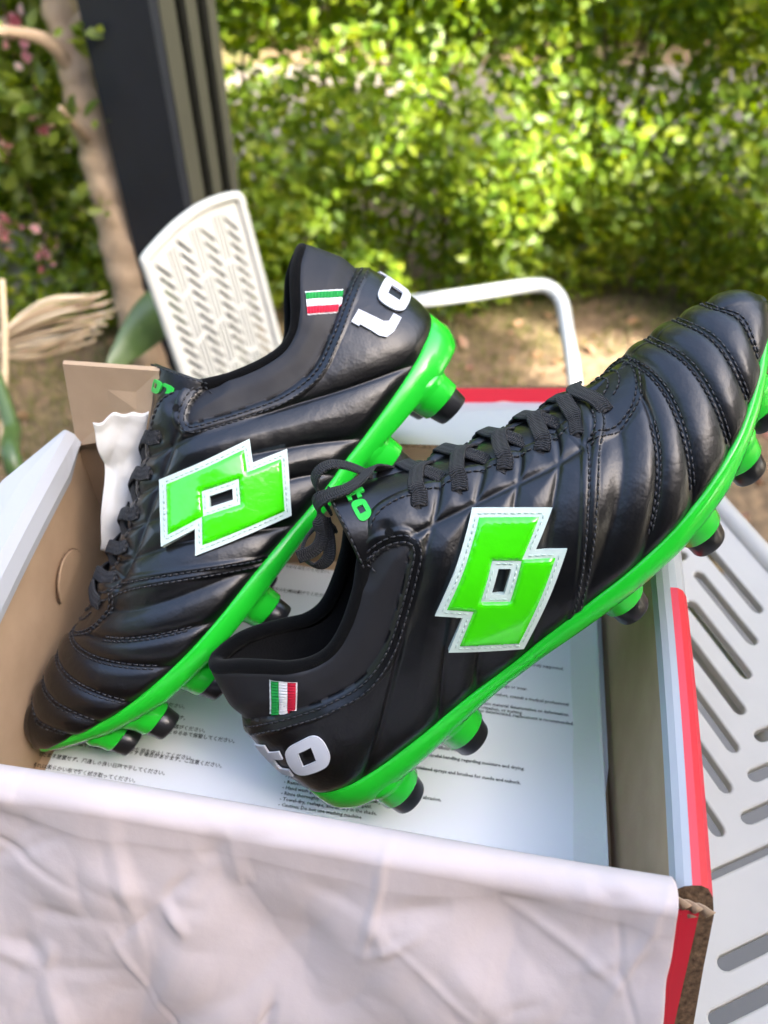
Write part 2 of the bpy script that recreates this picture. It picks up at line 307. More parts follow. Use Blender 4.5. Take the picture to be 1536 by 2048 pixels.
# dry palm frond, green leaf blade, stalk
M_DRY = mat('dry_palm', (.60, .47, .30), .8, .3, bump=[(120, .3, .003, 'X')], vary=(6, (.48, .36, .21), .2))
M_DRY2 = mat('dry_palm_pale', (.74, .62, .44), .8, .3); M_DRY3 = mat('dry_palm_brown', (.40, .28, .16), .8, .3)
root = empty('dry_palm_frond', P_at((-40, 700), d=1.32)); tag(root, 'dry straw coloured palm frond fanning in from the left edge', 'palm frond')
o0 = P_at((-40, 705), d=1.32)
for i in range(19):
    f = i/18; tip = P_at((236-42*abs(f-.35)*1.6-14*(i % 3), 585+95*f), d=1.30+.05*math.sin(i*2.1)); mid = o0.lerp(tip, .5)+Vector((0, .02*math.sin(i*1.7), .024-.036*f+.006*math.sin(i*2.9))); c = catmull([o0, mid, tip], 8); bb = MB()
    wd_ = [.0009+.0030*math.sin(math.pi*min(k/len(c)*1.05, 1))**.7 for k in range(len(c))]
    V = []; 
    for k, p in enumerate(c):
        s_ = Vector((.25, -.35, .9)).normalized()*wd_[k]; n_ = Vector((0, -1, 0))*.002
        V += [p-s_-root.location, p+n_*1.5-root.location, p+s_-root.location]
    FF = [(3*k+j, 3*k+j+1, 3*k+j+4, 3*k+j+3) for k in range(len(c)-1) for j in (0, 1)]
    o = mesh_obj('leaflet', V, FF, (M_DRY, M_DRY2, M_DRY3)[i % 3], root); md = o.modifiers.new('thickness', 'SOLIDIFY'); md.thickness = .0012
M_BLADE = mat('green_blade', (.045, .085, .022), .35, .5, vary=(5, (.085, .13, .035), .2))
root = empty('leaf_blade', P_at((215, 735), d=1.25)); tag(root, 'broad dark green folded leaf blade beside the white chair back', 'leaf')
V = []; a0 = P_at((212, 732), d=1.22); a1 = P_at((345, 600), d=1.30); up0 = (P_at((300, 560), d=1.28)-P_at((330, 640), d=1.28))
for k in range(15):
    f = k/14; p = a0.lerp(a1, f)+Vector((0, 0, .01*math.sin(f*3))); w_ = .5*math.sin(math.pi*min(f*.62+.02, 1))
    V += [p+up0*w_-root.location, p+Vector((0, .012*w_, -.006))-root.location, p-up0*w_*.9+Vector((0, -.012, -.01))-root.location]
FF = [(3*k+j, 3*k+j+1, 3*k+j+4, 3*k+j+3) for k in range(14) for j in (0, 1)]
o = mesh_obj('blade', V, FF, M_BLADE, root); md = o.modifiers.new('thickness', 'SOLIDIFY'); md.thickness = .0015
b = MB(); q = [Vector((a1.x+.05, a1.y+.05, 0)), Vector((a1.x+.03, a1.y+.04, a1.z*.6)), a1]; b.tube([p-root.location for p in catmull(q, 6)], .006, 8); b.build('stalk', M_BLADE, root)
root = empty('young_plant', P_at((60, 1010), d=.95)); root.location.z = 0; tag(root, 'dark green plant stalk rising at the left edge beside the box', 'plant')
b = MB(); q = [Vector((root.location.x+.05, root.location.y+.02, 0)), P_at((60, 1000), d=1.0), P_at((22, 850), d=1.02), P_at((-14, 735), d=1.04)]; c = catmull(q, 8); b.tube([p-root.location for p in c], [.0135*(1-.5*i/len(c)) for i in range(len(c))], 9); b.build('stalk', M_BLADE, root)
b = MB(); q = [P_at((5, 900), d=1.1), P_at((10, 700), d=1.12), P_at((4, 560), d=1.14)]; c = catmull(q, 6); b.tube([p-root.location for p in [Vector((c[0].x, c[0].y, 0))]+c], .004, 7); b.build('stem', M_DRY, root)
# litter and grass
n = 420; c = np.stack([rs.uniform(-1.4, 1.3, n), rs.uniform(.75, 1.85, n), np.full(n, .006)], 1); V, F = leaf_cloud(c, .032, face=(0, 0, 1), jit=.35, fold=.4, seed=61)
o = np_mesh('leaf_litter', V, F, leafmat('dry_leaf', [(.30, .17, .08), (.42, .26, .14), (.22, .13, .06), (.45, .20, .17), (.36, .27, .12)], .2)); o['kind'] = 'stuff'
n = 26000; x = rs.uniform(-1.6, 1.4, n); y = rs.uniform(.7, 1.85, n); msk = np.array([noise.noise(Vector((a*3.1, b_*3.1, 4.)))+.35*noise.noise(Vector((a*9, b_*9, 1.))) for a, b_ in zip(x, y)]); k = (msk > .10-.36*(x < -.35)-.25*(y > 1.5)); x, y = x[k], y[k]; n = len(x)
h = rs.uniform(.012, .034, n); a = rs.uniform(0, 6.28, n); ln = rs.normal(0, .012, (n, 2)); w_ = .0016
V = np.stack([np.stack([x-np.cos(a)*w_, y-np.sin(a)*w_, 0*x], 1), np.stack([x+np.cos(a)*w_, y+np.sin(a)*w_, 0*x], 1), np.stack([x+ln[:, 0], y+ln[:, 1], h], 1)], 1).reshape(-1, 3)
o = np_mesh('grass', V, np.arange(n*3).reshape(-1, 3), leafmat('grass_blade', [(.09, .13, .025), (.15, .17, .04), (.22, .20, .07)], .35)); o['kind'] = 'stuff'
# ---------------------------------------------------------------- dark post
M_NAVY = mat('navy_paint', (.010, .0125, .019), .6, .3, bump=[(70, .1, .002, 'noise')], vary=(18, (.014, .017, .025), .25)); M_HEDGE_REFL = mat('olive_hedge_reflection', (.055, .056, .042), .6, .4, vary=(3, (.04, .041, .03), .2)); M_SHADOW = mat('black_gap_shade', (.008, .008, .008), .9, .2)  # olive colour stands in for the hedge reflected in the battens
pc = Vector((-.3127, 1.35, 0)); fa = Vector((-.866, .5, 0)); si = Vector((.5, .866, 0)); rot = Matrix((fa, si, Vector((0, 0, 1)))).transposed().to_3x3()
post = empty('post', pc); tag(post, 'tall dark navy post with grooved battens painted with hedge reflection on its right side', 'post')
b = MB(); b.box(fa*.0672+si*-.0085+Vector((0, 0, 1.32)), (.0685, .0085, 1.32), rot); b.box(fa*.0722+si*.0155+Vector((0, 0, 1.315)), (.0600, .0150, 1.315), rot); o = b.build('face_board', M_NAVY, post, smooth=False)
b = MB(); b.box(fa*.0770+si*.0760+Vector((0, 0, 1.31)), (.055, .0445, 1.31), rot); b.build('core', M_SHADOW, post, smooth=False)  # black colour puts the grooves' shade into the core
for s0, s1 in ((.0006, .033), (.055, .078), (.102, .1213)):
    b = MB(); b.box(fa*.0035+si*((s0+s1)/2)+Vector((0, 0, 1.32)), (.0062, (s1-s0)/2, 1.32), rot); b.build('batten', M_HEDGE_REFL, post, smooth=False)
# ---------------------------------------------------------------- white garden chair
M_PLAST = mat('white_plastic', (.62, .62, .575), .45, .5, bump=[(300, .05, .001, 'noise')], vary=(9, (.56, .56, .51), .25)); M_TUBE = mat('white_tube', (.40, .41, .40), .3, .5, coat=.3)
TLp = P_at((284, 520), d=1.15); TRp = P_at((487, 418), d=1.23); wv = (TRp-TLp); wv.z = 0; WB = wv.length; wv.normalize(); fc = Vector((wv.y, -wv.x, 0)); lean = R_(13)
ev = Vector((0, 0, -1))*math.cos(lean)+fc*math.sin(lean); nv = wv.cross(ev); 
if nv.y > 0: nv = -nv
ch = empty('garden_chair', (TLp.x, TLp.y, 0)); tag(ch, 'white garden chair with herringbone plastic back and tubular arm', 'chair')
LB = .36
top = lambda u: -.030*math.sin(math.pi*min(u/WB*.74, 1))-.002
outl = [(WB*i/14, top(WB*i/14)) for i in range(15)]+[(WB, LB), (0, LB)]
slots = []; ncol = 7; cw = (WB-.030)/ncol
for k in range(ncol):
    x0 = .015+k*cw; xa, xb = x0+.0008, x0+cw-.0008
    v = -.06
    while v < LB-.03:
        if k % 2 == 0:
            q = [(xa, v), (xb, v+cw*1.25), (xb, v+cw*1.25+.0085), (xa, v+.0085)]; st = .0175
        else:
            q = None; st = .03
        if q and all(p[1] > top(p[0])+.014 and p[1] < LB-.012 for p in q): slots.append(q)
        v += st
    if k % 2:
        for j in range(3):
            xx = x0+cw*(.2+.3*j); y0 = top(xx)+.022
            while y0 < LB-.05: slots.append([(xx-.0012, y0), (xx+.0012, y0), (xx+.0012, y0+.062), (xx-.0012, y0+.062)]); y0 += .068
Pp, Tt, Lp = fill2d([outl]+slots, .02)
to3 = lambda p, d: tuple(TLp-ch.location+wv*p[0]+ev*p[1]+nv*d)
V, FF = shell(Pp, Tt, Lp, lambda p: to3(p, -.004), lambda p: to3(p, .0)); bk = fix_normals(mesh_obj('backrest', V, FF, M_PLAST, ch, smooth=False))
b = MB(); rim = [Vector(to3((0.002, LB), .002))]+[Vector(to3((p[0]+(.002 if p[0] < .01 else (-.002 if p[0] > WB-.01 else 0)), p[1]+.002), .002)) for p in outl[:15]]+[Vector(to3((WB-.002, LB), .002))]
b.tube(resample(rim, .006), .0062, 10); b.build('backrest_rim', M_PLAST, ch)
Sb = TLp+ev*LB; b = MB(); 
Pp, Tt, Lp = fill2d([[(0, 0), (WB, 0), (WB, .36), (0, .36)]]+[[(.02+.021*i, .03+.11*j), (.027+.021*i, .03+.11*j), (.027+.021*i, .115+.11*j), (.02+.021*i, .115+.11*j)] for i in range(int((WB-.04)/.021)) for j in range(3)], .03)
s3 = lambda p, d: tuple(Sb-ch.location+wv*p[0]+fc*p[1]+Vector((0, 0, d-.01)))
V, FF = shell(Pp, Tt, Lp, lambda p: s3(p, -.006), lambda p: s3(p, 0)); fix_normals(mesh_obj('seat', V, FF, M_PLAST, ch, smooth=False))
arm = [TRp+ev*.33, P_at((640, 690), d=1.22), P_at((660, 630), d=1.245), P_at((720, 612), d=1.25), P_at((800, 606), d=1.25), P_at((930, 590), d=1.25), P_at((1060, 571), d=1.25), P_at((1100, 576), d=1.248), P_at((1123, 602), d=1.243), P_at((1132, 650), d=1.235), P_at((1150, 780), d=1.22)]
arm += [arm[-1]+(arm[-1]-arm[-2])*.8+Vector((0, 0, -.06)), Vector((arm[-1].x+.05, arm[-1].y-.13, .01))]
b = MB(); b.tube([p-ch.location for p in resample(catmull(arm, 6), .012)], .0098, 12); b.build('arm_tube', M_TUBE, ch)
for q in ((0, .03), (WB, .03), (0, .33), (WB, .33)):
    p = Vector(s3(q, -.008)); b = MB(); b.tube([p, p+Vector((0, 0, -(p.z-.005)))], .009, 10); b.build('leg', M_TUBE, ch)
# ---------------------------------------------------------------- slotted table under the box
M_TABLE = mat('white_table_plastic', (.49, .46, .40), .5, .45, bump=[(220, .08, .001, 'noise')], vary=(14, (.43, .40, .345), .2)); M_RUST = mat('rust_stain', (.33, .19, .09), .9, .2)
TZ = .766; tb = empty('folding_table', (0, .25, 0)); tag(tb, 'white plastic table top with herringbone slots under the shoe box', 'table')
t1 = Vector((.375, -.927)).normalized(); t2 = Vector((.927, .375)).normalized(); org = Vector((.165, .525))
pw_ = .0172; NB = 4
def slot_loop(a, b_, w=.0034):
    a, b_ = Vector(a), Vector(b_); d = (b_-a).normalized(); n_ = Vector((-d.y, d.x)); L = []
    for c_, s_ in ((b_, 1), (a, -1)):
        for k in range(5): an = -math.pi/2+math.pi*k/4; L.append(tuple(c_+d*(s_*math.cos(an)*w)+n_*(s_*math.sin(an)*w)))
    return L
def table_panel(s0, s1, label):
    # local coordinates: s along t1 from the far edge, q along -t2 from the right edge
    Wd = .47; r0 = .03; loops = [[(s0, 0), (s0, Wd), (s1, Wd), (s1, 0)]]; cor = []
    if s0 == 0: loops = [[(r0*(1-math.cos(a)), r0*(1-math.sin(a))) for a in np.linspace(0, math.pi/2, 7)][::-1]+[(0.0, Wd), (s1, Wd), (s1, 0)]]
    for i in range(-60, 60):
        for m in range(-12, 12):
            for kind in (0, 1):
                x0 = i*pw_+m*NB*pw_; y0 = i*pw_-m*NB*pw_
                if kind == 0: a, b_ = (x0+.35*pw_+.003, y0+.5*pw_), (x0+NB*pw_-.35*pw_-.003, y0+.5*pw_)
                else: a, b_ = (x0+(NB+.5)*pw_, y0+pw_-NB*pw_+.35*pw_+.003), (x0+(NB+.5)*pw_, y0+pw_-.35*pw_-.003)
                if all(s0+.017 < p[0] < s1-.014 and .022 < p[1] < .30 for p in (a, b_)): loops.append(slot_loop(a, b_))
    P, T, L = fill2d(loops, .05)
    def pt(p, z): w = org+t1*p[0]-t2*p[1]; return (w.x, w.y-.25, z)
    V, F = shell(P, T, L, lambda p: pt(p, TZ-.007), lambda p: pt(p, TZ)); o = fix_normals(mesh_obj('top_panel', V, F, M_TABLE, tb, smooth=False))
    bv = o.modifiers.new('soft_edge', 'BEVEL'); bv.width = .0011; bv.segments = 2; bv.limit_method = 'ANGLE'; bv.angle_limit = R_(40)
    return o
SJ = .335
table_panel(0, SJ-.002, ''); table_panel(SJ+.002, .86, '')
b = MB(); ring = []
for s_, q in ((.02, .0), (.86, 0), (.86, .47), (.02, .47)): w = org+t1*s_-t2*q; ring.append(Vector((w.x, w.y-.25, TZ-.014)))
edge = [org+t1*.86+t2*.004, org+t1*.30+t2*.004, org+t1*.06+t2*.004, org+t1*.012-t2*.010, org+t1*-.003-t2*.05, org+t1*-.003-t2*.46]
b.tube(resample([Vector((w.x, w.y-.25, TZ-.002)) for w in edge], .01), .0075, 10); b.build('rim', M_TABLE, tb)
for s_, q in ((.07, .05), (.07, .42), (.79, .05), (.79, .42)): 
    w = org+t1*s_-t2*q; b = MB(); b.tube([(w.x, w.y-.25, TZ-.008), (w.x, w.y-.25, .0)], .011, 10); b.build('leg', M_TUBE, tb)
for q in (.06, .40):
    b = MB(); a_ = org+t1*.05-t2*q; c_ = org+t1*.82-t2*q; b.tube([(a_.x, a_.y-.25, TZ-.018), (c_.x, c_.y-.25, TZ-.018)], .009, 8); b.build('rail', M_TUBE, tb)
# ================================================================= FOOTBALL BOOTS
# --- palette
M_LEATHER = mat('black_leather', (.0028, .0028, .0034), .36, .52, coat=.22, coat_rough=.26, bump=[(760, .26, .0003, 'cells'), (160, .04, .0006, 'noise')])
M_PANEL = mat('grey_black_synthetic', (.014, .014, .016), .55, .4, bump=[(1500, .12, .0003, 'noise')])
M_LINING = mat('black_lining', (.004, .004, .004), .95, .1, sheen=.15, bump=[(1200, .4, .0005, 'noise')])
M_BIND = mat('black_suede_binding', (.004, .004, .004), .95, .05, sheen=.06, bump=[(1800, .6, .0006, 'noise')])
M_LACE = mat('black_lace', (.020, .020, .021), .75, .3, sheen=.05)
M_STITCH = mat('black_thread', (.022, .022, .024), .45, .5)
M_SOLE = mat('green_plastic', (.016, .60, .028), .26, .5, coat=.5, coat_rough=.1, bump=[(260, .05, .0006, 'noise')])
M_TIP = mat('black_stud_plastic', (.012, .012, .013), .32, .5, coat=.2)
M_GEL = mat('green_gel', (.055, .74, .004), .16, .5, coat=1, coat_rough=.03, bump=[(240, .12, .0015, 'noise')])
M_RIM = mat('white_patch', (.60, .71, .63), .45, .5)
M_LETTER = mat('white_print', (.60, .61, .63), .5, .4)
M_LSTITCH = mat('pale_thread', (.5, .62, .54), .6, .3)
M_FG = mat('flag_green', (.01, .28, .05), .7, .3); M_FW = mat('flag_white', (.75, .75, .75), .7, .3); M_FR = mat('flag_red', (.55, .012, .04), .7, .3)
M_EMB = mat('green_thread', (.01, .50, .04), .5, .4, sheen=.2)
def lace_weave(m):
    t = m.node_tree; p = t.nodes['Principled BSDF']; a = t.nodes.new('ShaderNodeAttribute'); a.attribute_name = 'along'; x = t.nodes.new('ShaderNodeSeparateXYZ'); t.links.new(a.outputs['Vector'], x.inputs[0])
    def mth(op, u, v):
        n = t.nodes.new('ShaderNodeMath'); n.operation = op
        for i, q in enumerate((u, v)):
            if q is None: continue
            if isinstance(q, (int, float)): n.inputs[i].default_value = q
            else: t.links.new(q, n.inputs[i])
        return n.outputs[0]
    ab = mth('ABSOLUTE', mth('PINGPONG', mth('ADD', x.outputs[0], 1.0), .5), None)
    ph = mth('ADD', mth('MULTIPLY', x.outputs[1], 2*math.pi/.00095), mth('MULTIPLY', ab, 9.))
    h = mth('ADD', mth('SINE', ph, None), mth('MULTIPLY', mth('COSINE', mth('MULTIPLY', x.outputs[0], 4*math.pi), None), .5))
    b = t.nodes.new('ShaderNodeBump'); b.inputs['Strength'].default_value = .7; b.inputs['Distance'].default_value = .0003; t.links.new(h, b.inputs['Height']); t.links.new(b.outputs[0], p.inputs['Normal'])
    mr = t.nodes.new('ShaderNodeMapRange'); mr.inputs[1].default_value = -1.5; mr.inputs[2].default_value = 1.5; mr.inputs[3].default_value = .35; mr.inputs[4].default_value = 1.5; t.links.new(h, mr.inputs[0])
    mx = t.nodes.new('ShaderNodeMix'); mx.data_type = 'RGBA'; mx.blend_type = 'MULTIPLY'; mx.inputs[0].default_value = 1; mx.inputs[6].default_value = p.inputs['Base Color'].default_value; t.links.new(mr.outputs[0], mx.inputs[7]); t.links.new(mx.outputs[2], p.inputs['Base Color'])
lace_weave(M_LACE)
def crom(P, n_per, closed=False):
    """Catmull-Rom through rows of P; n_per samples between neighbours."""
    P=np.asarray(P,float); out=[]; N=len(P)
    for i in range(N if closed else N-1):
        if closed: a,b,c,d=P[(i-1)%N],P[i],P[(i+1)%N],P[(i+2)%N]
        else:
            b,c=P[i],P[i+1]; a=P[i-1] if i>0 else 2*b-c; d=P[i+2] if i+2<N else 2*c-b
        for k in range(n_per):
            t=k/n_per
            out.append(.5*((2*b)+(-a+c)*t+(2*a-5*b+4*c-d)*t*t+(-a+3*b-3*c+d)*t**3))
    if not closed: out.append(P[-1])
    return np.array(out)
# stations along the boot, heel to toe: feather (x, half width lateral, half width medial, z), top (x, half y, z),
# lower handle (out, up), upper handle (out, down)
ST=[
 # xB    yl    ym    zB     xT    yT    zT     o1    u1    o2    d2
 (.0062,.000,.000,.0235, .0205,.0000,.0945, .004,.020, .012,.026),
 (.0080,.0130,.0125,.0230,.0228,.0068,.0942, .004,.020, .012,.026),
 (.0145,.0242,.0228,.0215,.0325,.0145,.0905, .004,.020, .010,.026),
 (.0265,.0310,.0285,.0205,.0415,.0200,.0840, .005,.020, .006,.024),
 (.0420,.0335,.0300,.0192,.0490,.0238,.0780, .005,.020, .005,.020),
 (.0580,.0345,.0300,.0180,.0580,.0252,.0728, .005,.020, .005,.018),
 (.0740,.0350,.0290,.0170,.0690,.0258,.0710, .005,.020, .006,.018),
 (.0900,.0355,.0270,.0165,.0820,.0255,.0742, .005,.022, .008,.018),
 (.1050,.0365,.0270,.0155,.0960,.0240,.0812, .005,.024, .010,.017),
 (.1200,.0390,.0290,.0158,.1100,.0210,.0920, .005,.025, .013,.016),
 (.1340,.0415,.0325,.0165,.1230,.0165,.0995, .005,.025, .016,.013),
 (.1480,.0440,.0360,.0170,.1390,.0135,.0940, .005,.024, .018,.011),
 (.1620,.0460,.0390,.0172,.1560,.0132, 0.0862, .004,.023, .019,.010),
 (.1760,.0475,.0420,.0170,.1730,.0136, 0.0778, .004,.022, .019,.008),
 (.1900,.0480,.0440,.0170,.1900,.0138, 0.0702, .004,.021, .019,.006),
 (.2040,.0475,.0450,.0175,.2060,.0115, 0.0654, .004,.020, .020,.005),
 (.2180,.0455,.0450,.0185,.2190,.0050, 0.0629, .004,.019, .022,.003),
 (.2320,.0420,.0430,.0200,.2310,.0000, 0.0619, .004,.018, .022,.002),
 (.2460,.0370,.0390,.0220,.2420,.0000, 0.0606, .004,.017, .020,.001),
 (.2590,.0305,.0335,.0250,.2510,.0000, 0.0592, .004,.016, .018,.000),
 (.2710,.0230,.0270,.0285,.2580,.0000, 0.0578, .004,.014, .016,.000),
 (.2815,.0150,.0195,.0320,.2620,.0000, 0.0568, .004,.012, .014,.000),
 (.2895,.0075,.0115,.0345,.2640,.0000, 0.0563, .004,.011, .014,.0005),
 (.2945,.0000,.0030,.0360,.2650,.0000, 0.0560, .004,.010, .016,.001),
]
TOEY=.0015
def boot_columns(n_per=14):
    """Closed loop of columns: rows of (B,p1,p2,T). Lateral side is -y."""
    S=np.array(ST)
    def side(sgn,yc):
        rows=[]
        for r in S:
            B=np.array([r[0],sgn*r[yc],r[3]])
            T=np.array([r[4],sgn*r[5]*(1 if sgn<0 or r[4]>.118 else .80+.20*max(0,(r[4]-.1)/.018)),r[6]-(.003*math.exp(-((r[4]-.065)/.03)**2) if sgn>0 else 0)])
            rows.append([B,T,r[7]*(1 if sgn<0 else .6),r[8],r[9]*(1 if sgn<0 or r[4]<.13 else .72),r[10]])
        return rows
    lat=side(-1,1); med=side(1,2)
    # toe tip common
    tip=[np.array([.2950,TOEY,.0355]),np.array([.2650,0,.0560]),.004,.010,.016,.001]
    loop=lat[:-1]+[tip]+med[1:-1][::-1]
    B=np.array([r[0] for r in loop]);T=np.array([r[1] for r in loop]);H=np.array([r[2:] for r in loop],float)
    B=crom(B,n_per,True);T=crom(T,n_per,True);H=crom(H,n_per,True)
    # outward normal in plan from B tangent
    tg=np.roll(B,-1,0)-np.roll(B,1,0);tg[:,2]=0
    nr=np.stack([tg[:,1],-tg[:,0],np.zeros(len(tg))],1);nr/=np.linalg.norm(nr,axis=1)[:,None]
    # loop runs heel->lateral(-y)->toe: at lateral tangent=(+1,0) outward=(0,-1) ok
    hd=B-T;hd[:,2]=0;L=np.linalg.norm(hd,axis=1)[:,None]
    od=np.where(L>.004,hd/np.maximum(L,1e-6),nr)
    od=.5*od+.5*nr;od/=np.linalg.norm(od,axis=1)[:,None]
    up=np.array([0,0,1.])
    P1=B+nr*H[:,0:1]+up*H[:,1:2]
    P2=T+od*H[:,2:3]-up*H[:,3:4]
    return B,P1,P2,T,nr
def boot_grid(n_per=14,rows=60):
    B,P1,P2,T,nr=boot_columns(n_per)
    t=np.linspace(0,1,rows)[:,None,None]
    G=(1-t)**3*B+3*(1-t)**2*t*P1+3*(1-t)*t*t*P2+t**3*T
    return G
def sample_poly(P, x, col=1): P = np.array(P); return np.interp(x, P[:, 0], P[:, col])
SA = np.array(ST)
def z_feather(x): return np.interp(x, SA[:, 0], SA[:, 3])
RIDGE = np.array([(.0, .10), (.11, .099), (.123, .0995), (.139, .0945), (.156, .087), (.173, .0795), (.19, .073), (.206, .0685), (.219, .0658), (.231, .0645), (.242, .0632), (.251, .0618), (.2580, .0604), (.265, .0586), (.275, .0545), (.285, .0485), (.292, .042), (.297, .036)])
def z_ridge(x): return np.interp(x, RIDGE[:, 0], RIDGE[:, 1])
#             feather x, ridge x : seam lines across the vamp
RIBS = [(.1508, .2205), (.1825, .2335), (.2115, .2405), (.2390, .2525), (.2570, .2660), (.2720, .2800), (.2930, .2985)]
def seam_x(k, q): a, b = RIBS[k]; return a+(b+.0035-a)*(1-(1-q)**1.5)-.0055*q**7
def rib_coord(x, z):
    q = np.clip((z-z_feather(x))/np.maximum(z_ridge(x)-z_feather(x), .004), 0, 1)
    X = np.stack([seam_x(k, q) for k in range(len(RIBS))], 0)
    r = np.full(np.shape(x), -1.0)
    r = np.where(x < X[0], -1+np.clip((x-X[0])/.02+1, 0, 1), r)
    for k in range(len(RIBS)-1):
        r = np.where((x >= X[k]) & (x < X[k+1]), k+(x-X[k])/np.maximum(X[k+1]-X[k], 1e-5), r)
    return np.where(x >= X[-1], len(RIBS)-1., r), q
PANEL = [(-.02, .0705), (.006, .0705), (.018, .0700), (.0296, .0675), (.049, .0617), (.0672, .0575), (.085, .061), (.102, .0700), (.1205, .0815), (.1240, .0845), (.1216, .0872), (.115, .0893), (.104, .0885), (.095, .13), (-.02, .13)]
def smooth_line(P, n=10): return [(p.x, p.y) for p in catmull([Vector((a, b, 0)) for a, b in P], n)]
PANEL_SEAM = smooth_line(PANEL[1:9], 8)+smooth_line(PANEL[8:13], 6)[1:]
PANEL_POLY = [PANEL[0]]+PANEL_SEAM+PANEL[13:]
GROOVES = [[(.1287, .0862), (.1554, .0763), (.1711, .0705), (.1855, .0652), (.2026, .0603)],
    [(.1501, .0890), (.1375, .0836), (.1249, .0784), (.1086, .0684), (.0678, .0421), (.0418, .0270), (.030, .020)],
    [(.1688, .0810), (.1545, .0766), (.13, .0640), (.0995, .0401), (.078, .020)],
    [(.1836, .0745), (.1651, .0666), (.14, .0500), (.1107, .0308), (.098, .017)],
    [(.1987, .0690), (.1909, .0647), (.1645, .0504), (.1290, .0182)]]
GROOVES = [smooth_line(g, 6) for g in GROOVES]
BAND = smooth_line([(.2160, .0655), (.2133, .0625), (.2013, .0587), (.1880, .0505), (.1725, .0380), (.1508, .0185)], 8)
EYELET = (.1224, .0935)
HOLES = [(.1380, .0905), (.1538, .0830), (.1722, .0754), (.1880, .0692), (.2030, .0637)]
LOGO = [(.1522, .0763), (.1750, .0570), (.1590, .0515), (.1683, .0440), (.1270, .0230), (.1045, .0434), (.1195, .0513), (.1122, .0590)]
HOLE = [(.1440, .0598), (.1522, .0523), (.1377, .0438), (.1293, .0515)]
def pdist(x, z, P):
    d = np.full(x.shape, 1e9)
    for (ax, az), (bx, bz) in zip(P, P[1:]):
        ux, uz = bx-ax, bz-az; L = ux*ux+uz*uz+1e-15
        t = np.clip(((x-ax)*ux+(z-az)*uz)/L, 0, 1); d = np.minimum(d, np.hypot(x-ax-t*ux, z-az-t*uz))
    return d
def pin(x, z, P):
    c = np.zeros(x.shape, bool)
    for (ax, az), (bx, bz) in zip(P, P[1:]+P[:1]):
        c ^= ((az > z) != (bz > z)) & (x < (bx-ax)*(z-az)/(bz-az+1e-15)+ax)
    return c
def offset_poly(P, d):
    """inset a polygon by d (negative grows it)"""
    A = sum(a[0]*b[1]-b[0]*a[1] for a, b in zip(P, P[1:]+P[:1])); s = 1 if A > 0 else -1; out = []; n = len(P)
    for i in range(n):
        a, b, c = Vector(P[i-1]), Vector(P[i]), Vector(P[(i+1) % n])
        e, f = (b-a).normalized(), (c-b).normalized(); n1 = Vector((-e.y, e.x))*s; n2 = Vector((-f.y, f.x))*s
        k = 1+n1.dot(n2); q = b+(n1+n2)*(d/max(k, .2)); out.append((q.x, q.y))
    return out
def sstep(a, b, x): t = np.clip((x-a)/(b-a), 0, 1); return t*t*(3-2*t)
def relief(P):
    """height of the leather above the plain last, and signed distance into the collar panel"""
    x, y, z = P[:, 0], P[:, 1], P[:, 2]; h = np.zeros(len(P))
    r, q = rib_coord(x, z)
    fr = r-np.floor(r); body = 1-np.abs(2*fr-1)**2.6
    uell = np.hypot((x-.2085)/.0325, y/.0272)            # the throat reinforcement round the lace end
    inU = (z > .045)
    wU = np.where(inU, sstep(.93, 1.06, uell), 1.)
    fade = sstep(.0, .12, q)*(.55+.45*np.clip(r, 0, 1))
    nb = np.clip(np.minimum(fr, 1-fr), 0, 1)
    h += np.where(r >= 0, .0027*body*fade*wU, 0)
    h += np.where(inU & (x > .2), .0007*(1-sstep(.97, 1.02, uell)), 0)
    # quilting behind the vamp
    d = np.full(len(P), 1e9)
    for g in GROOVES: d = np.minimum(d, pdist(x, z, g))
    sd = pdist(x, z, PANEL_SEAM); ins = pin(x, z, PANEL_POLY); sd = np.where(ins, sd, -sd)
    quilt = .0025*(1-np.exp(-(d/.0050)**1.3))-.0008*np.exp(-(d/.0009)**2)
    wq = (r < 0)*(~ins)*sstep(0, .007, -sd)*sstep(.0, .1, q); wq = np.where(r > -1, wq*sstep(0, .6, -r), wq)
    h += quilt*wq
    # collar panel: soft padding, overlay edge of the side panel round it
    h += np.where(ins, .0022*sstep(0, .010, sd)-.0002, .0009*(1-sstep(.0052, .0062, -sd)))
    h -= .0007*np.exp(-((sd+.0001)/.0007)**2)
    bd = pdist(x, z, BAND)*(z < z_ridge(x)+.01)
    h += .0010*(1-sstep(.0024, .0032, bd))-.0008*np.exp(-(bd/.0006)**2)
    h -= .0012*np.exp(-(np.hypot(x-EYELET[0], z-EYELET[1])/.003)**2)
    for a, b in HOLES: h -= .0016*np.exp(-(np.hypot(x-a, z-b)/.0034)**2)
    return h, sd
